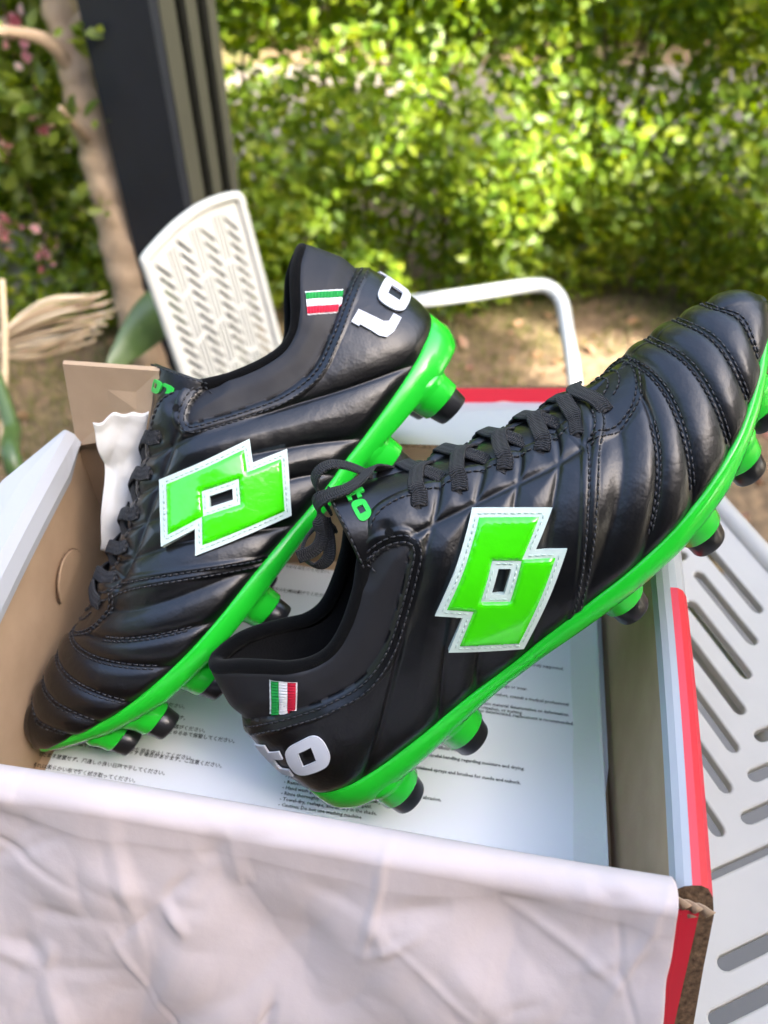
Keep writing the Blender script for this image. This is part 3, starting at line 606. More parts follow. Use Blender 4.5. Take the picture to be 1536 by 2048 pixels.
class Boot:
    def __init__(s, left, loc, rot):
        s.left = left; s.root = empty('football_boot', loc); s.root.rotation_euler = Matrix(rot).to_euler()
    def part(s, name, V, F, m, parent=None, smooth=True, label=None, angle=None):
        if s.left: V = [(v[0], -v[1], v[2]) for v in V]; F = [tuple(f)[::-1] for f in F]
        return mesh_obj(name, V, F, m, parent or s.root, smooth, label, angle)
    def mb(s, name, B, m, parent=None, smooth=True, label=None, angle=None): return s.part(name, B.V, B.F, m, parent, smooth, label, angle)
    def hit(s, bvh, o, d, off=0.):
        h = bvh.ray_cast(Vector(o), Vector(d))
        if h[0] is None:
            h = bvh.find_nearest(Vector(o)+Vector(d)*.12)
        n = h[1]
        if n.dot(Vector(d)) > 0: n = -n
        return h[0]+n*off, n
    def lat(s, p, off=0., bvh=None): return s.hit(bvh or s.bvh, (p[0], -.15, p[1]), (0, 1, 0), off)
    def stitches(s, B, pts, step=.0030, ln=.0023, rad=.00040, lift=.0003):
        """pts: list of (point, normal); small thread beads along them"""
        P = [p for p, n in pts]; L = [0.]
        for a, b in zip(P, P[1:]): L.append(L[-1]+(b-a).length)
        n = int(L[-1]/step); xs = np.array(L); A = np.array([tuple(p) for p in P]); N = np.array([tuple(m) for _, m in pts])
        def at(d): return Vector([np.interp(d, xs, A[:, i]) for i in range(3)]), Vector([np.interp(d, xs, N[:, i]) for i in range(3)]).normalized()
        for i in range(n):
            d0 = (i+.5)*step; a, na = at(d0-ln/2); b, nb = at(d0+ln/2)
            if (b-a).length < ln*.4 or (b-a).length > ln*1.6: continue
            m = (a+b)/2; nn = (na+nb).normalized()
            B.tube([a-nn*rad*.6, a.lerp(m, .35)+nn*lift, b.lerp(m, .35)+nn*lift, b-nn*rad*.6], [rad*.6, rad, rad, rad*.6], 5)
    def build(s, label):
        tag(s.root, label, 'football boot', 'pair of football boots')
        # ---------- upper
        G = boot_grid(24, 96); R, C, _ = G.shape
        Bf, P1, P2, T, nr = boot_columns(24)
        hd = T-np.array([0, 0, 1])*0; od = Bf-T; od[:, 2] = 0; od /= np.maximum(np.linalg.norm(od, axis=1), 1e-6)[:, None]
        k = np.clip(np.abs(T[:, 1])/.004, 0, 1)[:, None]; heel = np.clip((.03-T[:, 0])/.01, 0, 1)[:, None]; k = np.maximum(k, heel)
        up = np.array([0, 0, 1.])
        roll = [T-od*.0010*k+up*.0003*k, T-od*.0024*k-up*.0003, T-od*.0034*k-up*.0018, T-od*.0036*k-up*.0050]
        cm = (T[:, 0] < .112)[:, None]; roll = [roll[0]]+[np.where(cm, roll[0]-up*1e-6, r) for r in roll[1:]]
        GG = np.concatenate([G]+[r[None] for r in roll], 0); RR = R+4
        idx = lambda r, c: r*C+c % C
        bm = bmesh.new(); vs = [bm.verts.new(v) for v in GG.reshape(-1, 3)]
        for r in range(RR-1):
            for c in range(C):
                a = (vs[idx(r, c)], vs[idx(r, c+1)], vs[idx(r+1, c+1)], vs[idx(r+1, c)])
                try: bm.faces.new(a)
                except ValueError: pass
        bmesh.ops.remove_doubles(bm, verts=bm.verts, dist=2e-5); bm.normal_update()
        me = bpy.data.meshes.new('tmp'); bm.to_mesh(me); bm.free(); n = len(me.vertices)
        co = np.empty(n*3); me.vertices.foreach_get('co', co); co = co.reshape(-1, 3)
        no = np.empty(n*3); me.vertex_normals.foreach_get('vector', no); no = no.reshape(-1, 3)
        F = [tuple(p.vertices) for p in me.polygons]; bpy.data.meshes.remove(me)
        s.bvh = BVHTree.FromPolygons([tuple(v) for v in co], F)
        h, sd = relief(co)
        wr = np.array([noise.fractal(Vector(v*np.array([55, 55, 75])), .6, 2.1, 3) for v in co])*.00018
        top = np.clip((z_ridge(co[:, 0])-co[:, 2])/.004, 0, 1)
        D = co+no*(h+wr)[:, None]
        s.bvd = BVHTree.FromPolygons([tuple(v) for v in D], F)
        fs = np.array([sd[list(f)].mean() for f in F]); V = [tuple(v) for v in D]
        up_f = [f for f, q in zip(F, fs) if q <= 0]; pa_f = [f for f, q in zip(F, fs) if q > 0]
        def sub(fl):
            used = sorted({i for f in fl for i in f}); mp = {v: i for i, v in enumerate(used)}
            return [V[i] for i in used], [tuple(mp[i] for i in f) for f in fl]
        u = s.part('upper', *sub(up_f), M_LEATHER); c = s.part('collar_panel', *sub(pa_f), M_PANEL)
        # ---------- lining and binding
        gn = np.cross(np.gradient(G, axis=1), np.gradient(G, axis=0)); gn /= np.maximum(np.linalg.norm(gn, axis=2), 1e-9)[..., None]
        inner = (G-gn*.0042)[::6, ::4]; inner[-1] = (T-od*.0036*k-up*.003)[::4]; r2, c2, _ = inner.shape
        V2 = [tuple(v) for v in inner.reshape(-1, 3)]
        F2 = [(r*c2+q, (r+1)*c2+q, (r+1)*c2+(q+1) % c2, r*c2+(q+1) % c2) for r in range(r2-1) for q in range(c2)]
        F2.append(tuple(range(c2))); s.part('lining', V2, F2, M_LINING)
        ring = [i for i in range(C) if T[i, 0] < .1095]
        half = [i for i in ring if i < C//2][::-1]+[i for i in ring if i >= C//2][::-1]
        b = MB(); pts = [Vector(T[i]-od[i]*.0022+up*.0016*min(1, max(.2, (.112-T[i][0])/.02))) for i in half]
        b.tube(resample(pts, .002), .0034, 14); s.mb('collar_binding', b, M_BIND)
        # ---------- outsole
        B2, _, _, T2, n2 = boot_columns(10); x = B2[:, 0]
        zb = np.interp(x, [0, .03, .06, .09, .13, .17, .2, .23, .26, .285, .296], [.0095, .0075, .0078, .0090, .0098, .0085, .0083, .0108, .0185, .0285, .0330])
        hw = np.exp(-(x/.022)**2)[:, None]; lip = .0018+.0045*hw; sp = B2.copy(); sp[:, 1] *= .45; sp[:, 0] = .148+(sp[:, 0]-.148)*.90
        def at(off, z): q = B2+n2*off; q[:, 2] = z; return q
        rows = [at(-.005, B2[:, 2]+.0012), at(.0005, B2[:, 2]+lip[:, 0]), at(.0014+.0004*hw, B2[:, 2]+lip[:, 0]+.0002), at(.0022+.0012*hw, B2[:, 2]+lip[:, 0]-.0012),
                at(.0026+.0022*hw, .5*(B2[:, 2]+zb)+.001), at(.0012+.0016*hw, zb+.0022), at(.0004+.0015*hw, zb+.0006), at(-.003, zb)]
        sp[:, 2] = zb+.0005; rows.append(sp); cen = B2.copy(); cen[:, 1] = .001; cen[:, 0] = .148+(cen[:, 0]-.148)*.8; cen[:, 2] = zb+.001; rows.append(cen)
        n = len(B2); V3 = [tuple(v) for r in rows for v in r]
        F3 = [(r*n+q, (r+1)*n+q, (r+1)*n+(q+1) % n, r*n+(q+1) % n) for r in range(len(rows)-1) for q in range(n)]
        sole = s.part('outsole', V3, F3, M_SOLE)
        zbf = lambda X: float(np.interp(X, [0, .03, .06, .09, .13, .17, .2, .23, .26, .285, .296], [.0095, .0075, .0078, .0090, .0098, .0085, .0083, .0108, .0185, .0285, .0330]))
        for X, Y, sc in [(.037, -.0235, 1.15), (.078, -.0245, 1.15), (.036, .0205, 1.15), (.076, .0195, 1.15),
                         (.170, -.0345, 1.), (.212, -.0355, 1.), (.2440, -.0275, .95), (.2640, -.0175, .88),
                         (.168, .0290, 1.), (.210, .0335, 1.), (.2450, .0280, .95), (.2660, .0160, .85)]:
            z0 = zbf(X); drop = .0175*sc**.5; zt = z0-drop+.001; tilt = -.08 if Y < 0 else .08
            def rings(L, seg=28):
                V = []; 
                for zz, rr in L:
                    for i in range(seg):
                        a = 2*math.pi*i/seg; V.append((X+rr*1.18*math.cos(a)-(z0-zz)*.10, Y+rr*math.sin(a)+(z0-zz)*tilt, zz))
                FF = [(r*seg+i, (r+1)*seg+i, (r+1)*seg+(i+1) % seg, r*seg+(i+1) % seg) for r in range(len(L)-1) for i in range(seg)]
                FF += [tuple((len(L)-1)*seg+i for i in range(seg))]
                return V, FF
            st = s.part('stud', *rings([(z0+.006, .0092*sc), (z0+.0025, .0104*sc), (z0+.0006, .0101*sc), (z0-.0008, .0094*sc), (z0-.0024, .0089*sc), (zt+.0086, .0084*sc), (zt+.0080, .0080*sc), (zt+.0080, .006*sc)]), M_SOLE)
            s.part('stud_tip', *rings([(zt+.0094, .0068*sc), (zt+.0088, .0074*sc), (zt+.0012, .0066*sc), (zt+.0003, .0062*sc), (zt, .0054*sc), (zt, .003*sc)]), M_TIP, st, angle=50)
        # ---------- logo patch: white base, thick green gel, thread
        lat = lambda p, o: tuple(s.lat(p, o)[0])
        P, Tt, Lp = fill2d([LOGO, offset_poly(HOLE, .0030)], .0024)
        patch = s.part('logo_patch', *shell(P, Tt, Lp, lambda p: lat(p, .0002), lambda p: lat(p, .0034)), M_RIM, angle=40)
        gout = offset_poly(LOGO, .0031); P, Tt, Lp = fill2d([gout, HOLE], .00125)
        xs = np.array([p[0] for p in P]); zs = np.array([p[1] for p in P]); ed = np.minimum(pdist(xs, zs, gout+gout[:1]), pdist(xs, zs, HOLE+HOLE[:1]))
        hh = {p: .0036+.0010*float(np.sqrt(1-(1-min(e/.0007, 1))**2)) for p, e in zip(P, ed)}
        s.part('gel_panel', *shell(P, Tt, Lp, lambda p: lat(p, .0030), lambda p: lat(p, hh[p])), M_GEL, patch, angle=75)
        sb = MB()
        for poly, st_ in ((offset_poly(LOGO, .0019), .0026), (offset_poly(HOLE, .0011), .0026)):
            for a, b_ in zip(poly, poly[1:]+poly[:1]):
                s.stitches(sb, [s.lat((a[0]+(b_[0]-a[0])*t, a[1]+(b_[1]-a[1])*t), .0034) for t in np.linspace(0, 1, 9)], st_, .0018, .00033, .0002)
        o = s.mb('logo_stitching', sb, M_LSTITCH, patch); o['kind'] = 'stuff'
        # ---------- flag tab on the collar
        q = [Vector((.0412, .0828)), Vector((.0490, .0754)), Vector((.0378, .0649)), Vector((.0276, .0699))]
        def flag(a, b_, off):
            p = q[0].lerp(q[1], a).lerp(q[3].lerp(q[2], a), b_); return s.lat((p.x, p.y), off, s.bvd)[0]
        def strip(name, a0, a1, m, par, base, nb=48):
            V = []; na = 5
            for j in range(nb+1):
                for i in range(na+1):
                    ef = .0003 if (i in (0, na)) else 0
                    V.append(tuple(flag(a0+(a1-a0)*i/na, j/nb, base+.00028*math.cos(j*math.pi/2)*(1 if i % 2 else .6)-ef)))
            w = na+1; FF = [(j*w+i, j*w+i+1, (j+1)*w+i+1, (j+1)*w+i) for j in range(nb) for i in range(na)]
            return s.part(name, V, FF, m, par)
        ft = strip('flag_tab', -.03, 1.03, M_FW, None, .0006, 24)
        strip('stripe', .04, .34, M_FG, ft, .0011); strip('stripe', .35, .66, M_FW, ft, .0011); strip('stripe', .67, .98, M_FR, ft, .0011)
        # ---------- lettering round the heel
        row = np.argmin(np.abs(G[:, 0, 2]-.047)); ringp = G[row]; cidx = np.concatenate([np.arange(C-170, C), np.arange(0, 171)])
        rp = ringp[cidx]; dl = np.concatenate([[0], np.cumsum(np.linalg.norm(np.diff(rp, axis=0), axis=1))]); dl -= dl[170]
        colf = np.concatenate([np.arange(-170, 0), np.arange(0, 171)]).astype(float)
        def heel(a, z, off):
            cf = float(np.interp(a, dl, colf)); c0 = int(math.floor(cf)); f = cf-c0; pp = []
            for cc in (c0, c0+1):
                g = G[:80, cc % C]; pp.append([np.interp(z, g[:, 2], g[:, i]) for i in range(3)])
            p = Vector(pp[0]).lerp(Vector(pp[1]), f); hn = s.bvh.find_nearest(p)[1]; pd_ = s.bvd.find_nearest(p)[0]
            if hn.dot(p-Vector((.06, 0, .05))) < 0: hn = -hn
            return tuple(pd_+hn*off)
        rr = [(.30, 0), (.84, 0), (1.02, .06), (1.14, .24), (1.16, .62), (1.06, .80), (.86, .86), (.32, .86), (.13, .80), (.02, .62), (0, .24), (.10, .06)]
        for _ in range(2): rr = [(a[0]+(b[0]-a[0])*f, a[1]+(b[1]-a[1])*f) for a, b in zip(rr, rr[1:]+rr[:1]) for f in (.25, .75)]
        GL = {'l': ([[(.0, 1.05), (.46, 1.05), (.46, .36), (.54, .24), (.80, .24), (.80, 0), (.36, 0), (.14, .08), (.07, .26), (.07, .82), (.0, .82)]], .80),
              'o': ([rr, [(.36, .25), (.76, .25), (.80, .61), (.40, .61)]], 1.16),
              't': ([[(.13, 1.02), (.50, 1.02), (.50, .80), (.86, .80), (.86, .57), (.50, .57), (.50, .34), (.57, .24), (.86, .24), (.86, 0), (.38, 0), (.19, .08), (.13, .26), (.13, .57), (0, .57), (0, .80), (.13, .80)]], .86)}
        S_ = .0186; tot = (.80+1.16+.86+.86+1.16+.09*4)*S_; u0 = 0.
        for ch in 'lotto':
            loops, w = GL[ch]; P, Tt, Lp = fill2d(loops, .085)
            def put(p, off):
                uu = u0+(p[0]+.10*(p[1]-.4))*S_; a = (uu-tot/2)*(1 if not s.left else -1)
                return heel(a+.001, .0425-.10*max(abs(a)-.012, 0)+p[1]*S_*.92, off+.0004)
            V, FF = shell(P, Tt, Lp, lambda p: put(p, .0001), lambda p: put(p, .0010))
            if s.left: FF = [f[::-1] for f in FF]
            fix_normals(s.part('heel_letter', V, FF, M_LETTER, angle=40)); u0 += (w+.09)*S_
        # ---------- tongue
        cl = catmull([(.222, 0, .0615), (.205, 0, .0660), (.185, 0, .0735), (.165, 0, .0815), (.145, 0, .0920), (.131, 0, .1005), (.1225, 0, .1070), (.1165, 0, .1115), (.1125, 0, .1142)], 5)
        nT = len(cl); V = []; W = 24
        ta = np.interp(np.arange(nT)/(nT-1), [0, .3, .6, .8, 1], [.45, .65, 1.0, 1.55, 1.85]); tr_ = np.interp(np.arange(nT)/(nT-1), [0, .5, .8, 1], [.024, .0235, .022, .0215]); tsh = np.interp(np.arange(nT)/(nT-1), [0, .6, 1], [0, .001, .011])
        def ton(i, uu, off=0.):
            p = cl[i]; t = (cl[min(i+1, nT-1)]-cl[max(i-1, 0)]).normalized(); nn = Vector((0, 1, 0)).cross(t) if False else Vector((-t.z, 0, t.x))
            if nn.z < 0: nn = -nn
            an = uu*ta[i]; lat_n = (nn*math.cos(an)+Vector((0, math.sin(an), 0))).normalized()
            return p+Vector((-tsh[i]*uu*uu, tr_[i]*math.sin(an), -tr_[i]*(1-math.cos(an))))+lat_n*off
        for sd_ in (0, 1):
            for i in range(nT):
                for j in range(W+1):
                    uu = 2*j/W-1; e = 1 if (abs(uu) < .99 and 0 < i < nT-1) else .3
                    V.append(tuple(ton(i, uu, (.0013 if sd_ == 0 else -.0016)*e)))
        N1 = nT*(W+1); w = W+1; FF = []
        for i in range(nT-1):
            for j in range(W): a = i*w+j; FF += [(a, a+1, a+w+1, a+w), (N1+a+w, N1+a+w+1, N1+a+1, N1+a)]
        bd = [j for j in range(w)]+[i*w+W for i in range(1, nT)]+[(nT-1)*w+j for j in range(W-1, -1, -1)]+[i*w for i in range(nT-2, 0, -1)]
        FF += [(a, N1+a, N1+b_, b_) for a, b_ in zip(bd, bd[1:]+bd[:1])]
        tg = fix_normals(s.part('tongue', V, FF, M_LEATHER))
        # embroidered word on the tongue, reading along its width
        sz = .0085; tot = (.80+1.16+.86+.86+1.16+.09*4)*sz; u0 = 0.
        for ch in 'lotto':
            loops, w_ = GL[ch]; P, Tt, Lp = fill2d(loops, .12)
            def putt(p, off):
                v = (u0+p[0]*sz-tot/2)*(-1 if not s.left else 1)*-1*(1 if not s.left else 1); uu = (u0+p[0]*sz-tot/2)
                if not s.left: uu = -uu
                fi = nT-1-(.0135+(p[1])*sz*1.15)/.0021
                i0 = int(max(min(math.floor(fi), nT-2), 0)); f = fi-i0
                uu = (uu+(.002 if not s.left else -.002))/(.0217*1.62)
                return tuple(ton(i0, uu, off).lerp(ton(i0+1, uu, off), f))
            fix_normals(s.part('embroidered_letter', *shell(P, Tt, Lp, lambda p: putt(p, .0010), lambda p: putt(p, .0021)), M_EMB, tg, angle=60)); u0 += (w_+.09)*sz
        # ---------- eyelet
        p, nn = s.lat(EYELET, 0, s.bvd); e = MB()
        ux = nn.orthogonal().normalized(); uy = nn.cross(ux)
        e.add([p+nn*.0003+(ux*math.cos(a)+uy*math.sin(a))*.0019 for a in np.linspace(0, 2*math.pi, 20, endpoint=False)], [tuple(range(20))]); s.mb('eyelet', e, M_LINING)
        # ---------- thread
        B = MB()
        def chart(P, off, mirror=True):
            q = np.array([tuple(v) for v in resample([Vector((*p, 0)) for p in P], .0012)])[:, :2]; t = np.gradient(q, axis=0); t /= np.linalg.norm(t, axis=1)[:, None]
            q = q+np.stack([-t[:, 1], t[:, 0]], 1)*off; out = [s.lat(p_, .0001, s.bvd) for p_ in q]
            s.stitches(B, out)
            if mirror: s.stitches(B, [s.hit(s.bvd, (p_[0], .15, p_[1]), (0, -1, 0), .0001) for p_ in q])
        for o_ in (-.0017, -.0042): chart(PANEL_SEAM[3:], o_)
        for o_ in (-.0015, .0015): chart(BAND[6:], o_)
        for kk in range(1, 6):
            for dx in (-.0013, .0013):
                pts = []
                for ph in np.linspace(-90, 90, 111):
                    d = Vector((0, math.sin(R_(ph)), math.cos(R_(ph)))); lo, hi = RIBS[kk][0]-.012, RIBS[kk][1]+.012; ok = None
                    if kk == 1 and abs(ph) < 46: continue
                    zc = max(float(z_feather((lo+hi)/2)), .022)+.004
                    for _ in range(14):
                        mx = (lo+hi)/2; hcs = s.bvh.ray_cast(Vector((mx, 0, zc))+d*.12, -d)
                        if hcs[0] is None: hi = mx; continue
                        rv = float(rib_coord(np.array([hcs[0].x]), np.array([hcs[0].z]))[0][0])
                        if rv < kk: lo = mx
                        else: hi = mx
                    hcs = s.hit(s.bvd, Vector((mx+dx, 0, zc))+d*.12, -d, .0001)
                    pts.append(hcs)
                if kk == 1: 
                    h_ = len(pts)//2; s.stitches(B, pts[:h_]); s.stitches(B, pts[h_:])
                else: s.stitches(B, pts)
        for k_ in (1.0, .93):
            s.stitches(B, [s.hit(s.bvd, (.2085+.0325*k_*math.cos(a), .0272*k_*math.sin(a), .15), (0, 0, -1), .0001) for a in np.linspace(-1.75, 1.75, 90)])
        for cx, rx, ry in ((.2165, .0165, .013), (.2165, .0115, .0088)):
            s.stitches(B, [s.hit(s.bvd, (cx+rx*math.cos(a), ry*math.sin(a), .15), (0, 0, -1), .0001) for a in np.linspace(-1.1, 1.1, 40)])
        edge = [i for i in range(C//2) if .117 < T[i, 0] < .212]
        for sg in (1, -1):
            s.stitches(B, [s.hit(s.bvd, (T[i, 0], sg*(T[i, 1]-.0024), .15), (0, 0, -1), .0001) for i in edge[::3]])
        s.stitches(B, [(ton(nT-2, uu, .0015), Vector((0, math.sin(uu*1.8), max(math.cos(uu*1.8), .05)))) for uu in np.linspace(-.95, .95, 60)])
        for sg in (1, -1): s.stitches(B, [(ton(i, sg*.9, .0016), Vector((0, sg, .3)).normalized()) for i in range(nT-14, nT-1)])
        o = s.mb('stitching', B, M_STITCH); o['kind'] = 'stuff'
        # ---------- laces
        def edge_at(X): i = int(np.argmin(np.abs(T[:C//2, 0]-X)+(T[:C//2, 0] < .112)*9)); return Vector(T[i])
        LW, LT = .0068, .0014
        def lace(pts, nrm, n=7, w=LW):
            P = catmull(pts, n); Nn = catmull(nrm, n); bb = MB(); bb.weave(P, Nn, w, LT); o = s.mb('lace', bb, M_LACE); at_ = o.data.attributes.new('along', 'FLOAT_VECTOR', 'POINT'); at_.data.foreach_set('vector', [c for v in bb.UV for c in v])
        def hole3(i, sg):
            p, nn = s.lat(HOLES[i], 0, s.bvd); return (p, nn) if sg < 0 else (Vector((p.x, -p.y, p.z)), Vector((nn.x, -nn.y, nn.z)))
        for i in range(5):
            for sg in (-1, 1):
                p, nn = hole3(i, sg); X2 = (HOLES[i+1][0] if i < 4 else .2150)-.002
                ed = edge_at(HOLES[i][0]+.004); ed.y = abs(ed.y)*sg; e2 = edge_at(X2); e2.y = -abs(e2.y)*sg
                zc = .0018 if sg < 0 else .0004
                mid = Vector(((ed.x+X2)/2, 0, float(z_ridge((ed.x+X2)/2))+zc+.0018)); U = Vector((.35, 0, .94)); inn = Vector((X2, e2.y*.75, e2.z-.0012))
                out = (nn+Vector((0, sg*.2, .3))).normalized()
                a_ = p.lerp(ed, .22)+nn*.0014; b_ = p.lerp(ed, .65)+nn*.0020; c_ = ed+nn*.0012+Vector((0, 0, .0020))
                lace([p-nn*.0025, p+nn*.0006, a_, b_, c_, ed.lerp(mid, .5)+Vector((0, 0, .0017)), mid, mid.lerp(inn, .5)+Vector((0, 0, .0010)), inn],
                     [nn+Vector((.5, 0, 0)), nn, nn, out, (out+U)/2, U, U, U, U])
        pl, nl = s.lat((.2172, .0612), 0, s.bvd); pr = Vector((pl.x, -pl.y, pl.z)); U = Vector((.3, 0, .95)); zt = float(z_ridge(.2165))
        nrr = Vector((nl.x, -nl.y, nl.z))
        lace([pl-nl*.002, pl+nl*.001, pl.lerp(Vector((.2165, 0, zt)), .4)+nl*.0028, Vector((.2155, 0, zt+.0030)), pr.lerp(Vector((.2165, 0, zt)), .4)+nrr*.0028, pr+nrr*.001, pr-nrr*.002], [nl, nl, (nl+U)/2, U, (nrr+U)/2, nrr, nrr])
        s.lacefn = lace
        # lace ends of the raised boot: over the tongue and hanging behind it
        if not s.left:
            V_ = Vector
            lace([hole3(0, 1)[0]-V_((0, .001, .002)), V_((.133, .011, .1040)), V_((.128, .001, .1085)), V_((.1215, -.006, .1125)), V_((.114, -.0065, .1165)), V_((.1075, -.003, .1165)), V_((.104, .001, .110)), V_((.103, .002, .100))],
                 [V_((0, .5, 1)), V_((.3, .3, 1)), V_((.4, 0, 1)), V_((.5, -.3, 1)), V_((-.2, -.3, 1)), V_((-.9, -.2, .5)), V_((-1, 0, .1)), V_((-1, 0, 0))], 8)
            lace([V_((.129, .015, .099)), V_((.1265, .012, .1105)), V_((.1225, .010, .1185)), V_((.117, .009, .1215)), V_((.1115, .010, .1195)), V_((.1080, .012, .1130)), V_((.105, .012, .103))],
                 [V_((1, -.3, .3)), V_((1, -.3, .6)), V_((.6, -.3, 1)), V_((0, -.3, 1)), V_((-.7, -.3, .7)), V_((-1, 0, .2)), V_((-1, 0, 0))], 8)
            lace([V_((.104, .000, .108)), V_((.099, -.004, .101)), V_((.0935, -.006, .0965)), V_((.087, -.005, .0975)), V_((.086, .000, .1035)), V_((.092, .003, .1065)), V_((.103, .003, .107))],
                 [V_((0, -1, .4)), V_((-.3, -1, .2)), V_((-.6, -.6, 0)), V_((-1, 0, .3)), V_((-.3, .3, 1)), V_((.3, .3, 1)), V_((.3, 0, 1))], 8, .0055)
            lace([V_((.104, -.002, .110)), V_((.0985, -.004, .1045)), V_((.0925, -.006, .1035)), V_((.0855, -.007, .107))], [V_((0, -1, .3)), V_((0, -1, .2)), V_((.2, -1, 0)), V_((.3, -1, 0))], 8, .0058)
            lace([V_((.106, .002, .113)), V_((.102, -.004, .110)), V_((.0985, -.002, .104)), V_((.101, .003, .101))], [V_((-1, 0, .5)), V_((-.5, -1, .2)), V_((-1, -.5, 0)), V_((-.5, .5, -1))], 8, .0058)
# ================================================================= SHOE BOX
M_KRAFT = mat('kraft_board', (.50, .35, .22), .85, .25, bump=[(500, .15, .0006, 'noise')], vary=(45, (.43, .295, .18), .22))
M_WHITEB = mat('white_coated_board', (.41, .42, .43), .5, .45, bump=[(60, .06, .002, 'noise')])
M_RED = mat('red_print', (.62, .012, .03), .4, .5, bump=[(80, .06, .002, 'noise')])
M_FLUTE = mat('corrugated_edge', (.20, .125, .07), .95, .2, bump=[(500, .5, .001, 'noise')], vary=(420, (.06, .036, .02), .2))
BL, FL, FR, BR = Vector((-.161, .3445)), Vector((-.183, .162)), Vector((.1035, .1165)), Vector((.131, .352))
FZ = .7705; RZ = {'BL': .880, 'FL': .876, 'FR': .872, 'BR': .887}
SH = Vector((-.0075, -.052))                                     # the front leans: its foot stands out towards the viewer
out_r = (BR-BL).normalized(); out_f = Vector((-(BL-FL).x, -(BL-FL).y)).normalized()
box = empty('shoe_box', (-.02, .23, FZ)); tag(box, 'open white and red cardboard shoe box holding the boots', 'box')
O = Vector((-.02, .23, FZ))
def bx(name, V, F, m, fm=None, smooth=False, parent=None):
    o = mesh_obj(name, [Vector(v)-O for v in V], F, m, parent or box, smooth)
    if fm:
        for p, i in zip(o.data.polygons, fm): p.material_index = i
    return o
v3 = lambda p, z: Vector((p.x, p.y, z))
# floor
bx('floor_panel', [v3(FL+SH, FZ-.002), v3(FR+SH, FZ-.002), v3(BR, FZ-.002), v3(BL, FZ-.002), v3(FL+SH, FZ), v3(FR+SH, FZ), v3(BR, FZ), v3(BL, FZ)], [(0, 3, 2, 1), (4, 5, 6, 7), (0, 1, 5, 4), (1, 2, 6, 5), (2, 3, 7, 6), (3, 0, 4, 7)], M_KRAFT)
# end walls are rolled over: profile points (outwards, height under the rim, material of the strip that starts there)
def rolled(name, f, b_, zf, zb, sgn, prof, n=26):
    V = []; F = []; fm = []; m = len(prof(0)); f3, b3 = f, b_
    for i in range(n+1):
        t = i/n; pr = prof(t); rim = zf+(zb-zf)*t; bow = .0025*math.sin(math.pi*t)
        for o_, h, _ in pr:
            z = rim+h; k = min(max(-h/(rim-FZ), 0), 1); q = f3.lerp(b3, t)+SH*(k*(1-t))+out_r*(sgn*(o_+bow*(1-k)))
            V.append((q.x, q.y, max(z, FZ)))
    for i in range(n):
        for j in range(m): 
            F.append((i*m+j, i*m+(j+1) % m, (i+1)*m+(j+1) % m, (i+1)*m+j)); fm.append(prof((i+.5)/n)[j][2])
    F += [tuple(range(m))[::-1], tuple(n*m+j for j in range(m))]; fm += [3, 0]
    o = bx(name, V, F, [M_KRAFT, M_WHITEB, M_RED, M_FLUTE], fm); fix_normals(o); return o
def prof_r(t):
    red = 2 if t < .52 else 1
    r2 = 2 if t < .55 else 1
    return [(0, -.14, 0), (0, -.06, 0), (-.0004, -.0045, 1), (.0010, -.0008, 1), (.0035, .0010, 1), (.0062, .0016, red), (.0095, .0012, r2), (.0125, -.0008, r2), (.0150, -.0045, r2), (.0170, -.0120, r2), (.0180, -.034, 1), (.0225, -.14, 0)]
rolled('end_wall', FR, BR, RZ['FR'], RZ['BR'], 1, prof_r)
def prof_l(t):
    d = -.003-.009*min(max((.985-t)/.10, 0), 1); k = .12+.88*min(max((1-t)/.20, 0), 1)
    return [(0, -.14, 0), (0, -.05, 0), (.0006, d*.9, 0), (-.0018, d-.001, 1), (-.0034, d, 1), (-.0036, d*.55-.001, 1), (-.001, -.0005, 1), (.003, .003, 1), (.003+.009*k, .0035, 1), (.003+.019*k, .0030, 1), (.004+.0195*k, -.001, 1), (.004+.020*k, -.14, 0)]
rolled('end_wall', FL, BL, RZ['FL'], RZ['BL'], -1, prof_l)
def slab(name, a, b_, a2, b2, th, nrm, mats, fm=(0, 1, 2, 2, 2, 2), parent=None):
    """a,b_ foot line; a2,b2 head line; nrm = outward"""
    n_ = Vector(nrm).normalized()*th; V = [a, b_, b2, a2, a+n_, b_+n_, b2+n_, a2+n_]
    o = bx(name, V, [(0, 1, 2, 3), (7, 6, 5, 4), (0, 4, 5, 1), (1, 5, 6, 2), (2, 6, 7, 3), (3, 7, 4, 0)], mats, fm, parent=parent); return fix_normals(o)
mats = [M_KRAFT, M_WHITEB, M_FLUTE]
ir = out_r*.0012
slab('side_wall', v3(BL-ir*2.5, FZ+.0005), v3(BR+ir*2.5, FZ+.0005), v3(BL-ir*2.5, RZ['BL']-.002), v3(BR+ir*2.5, RZ['BR']-.029), .003, (-out_f.x, -out_f.y, 0), mats)
slab('side_wall', v3(FL+SH+ir, FZ+.0005), v3(FR+SH-ir, FZ+.0005), v3(FL+ir, RZ['FL']-.003), v3(FR-ir, RZ['FR']-.003), .003, (out_f.x, out_f.y, .3), [M_KRAFT, M_RED, M_FLUTE])
# outer front flap, red, with its rolled corrugated end
fo = out_f*.0042
slab('front_flap', v3(FL+SH+fo-out_r*.018, FZ+.001), v3(FR+SH+fo+out_r*.010, FZ+.001), v3(FL+fo-out_r*.018, RZ['FL']-.001), v3(FR+fo+out_r*.0095, RZ['FR']-.0055), .0032, (out_f.x, out_f.y, .3), [M_KRAFT, M_RED, M_FLUTE])
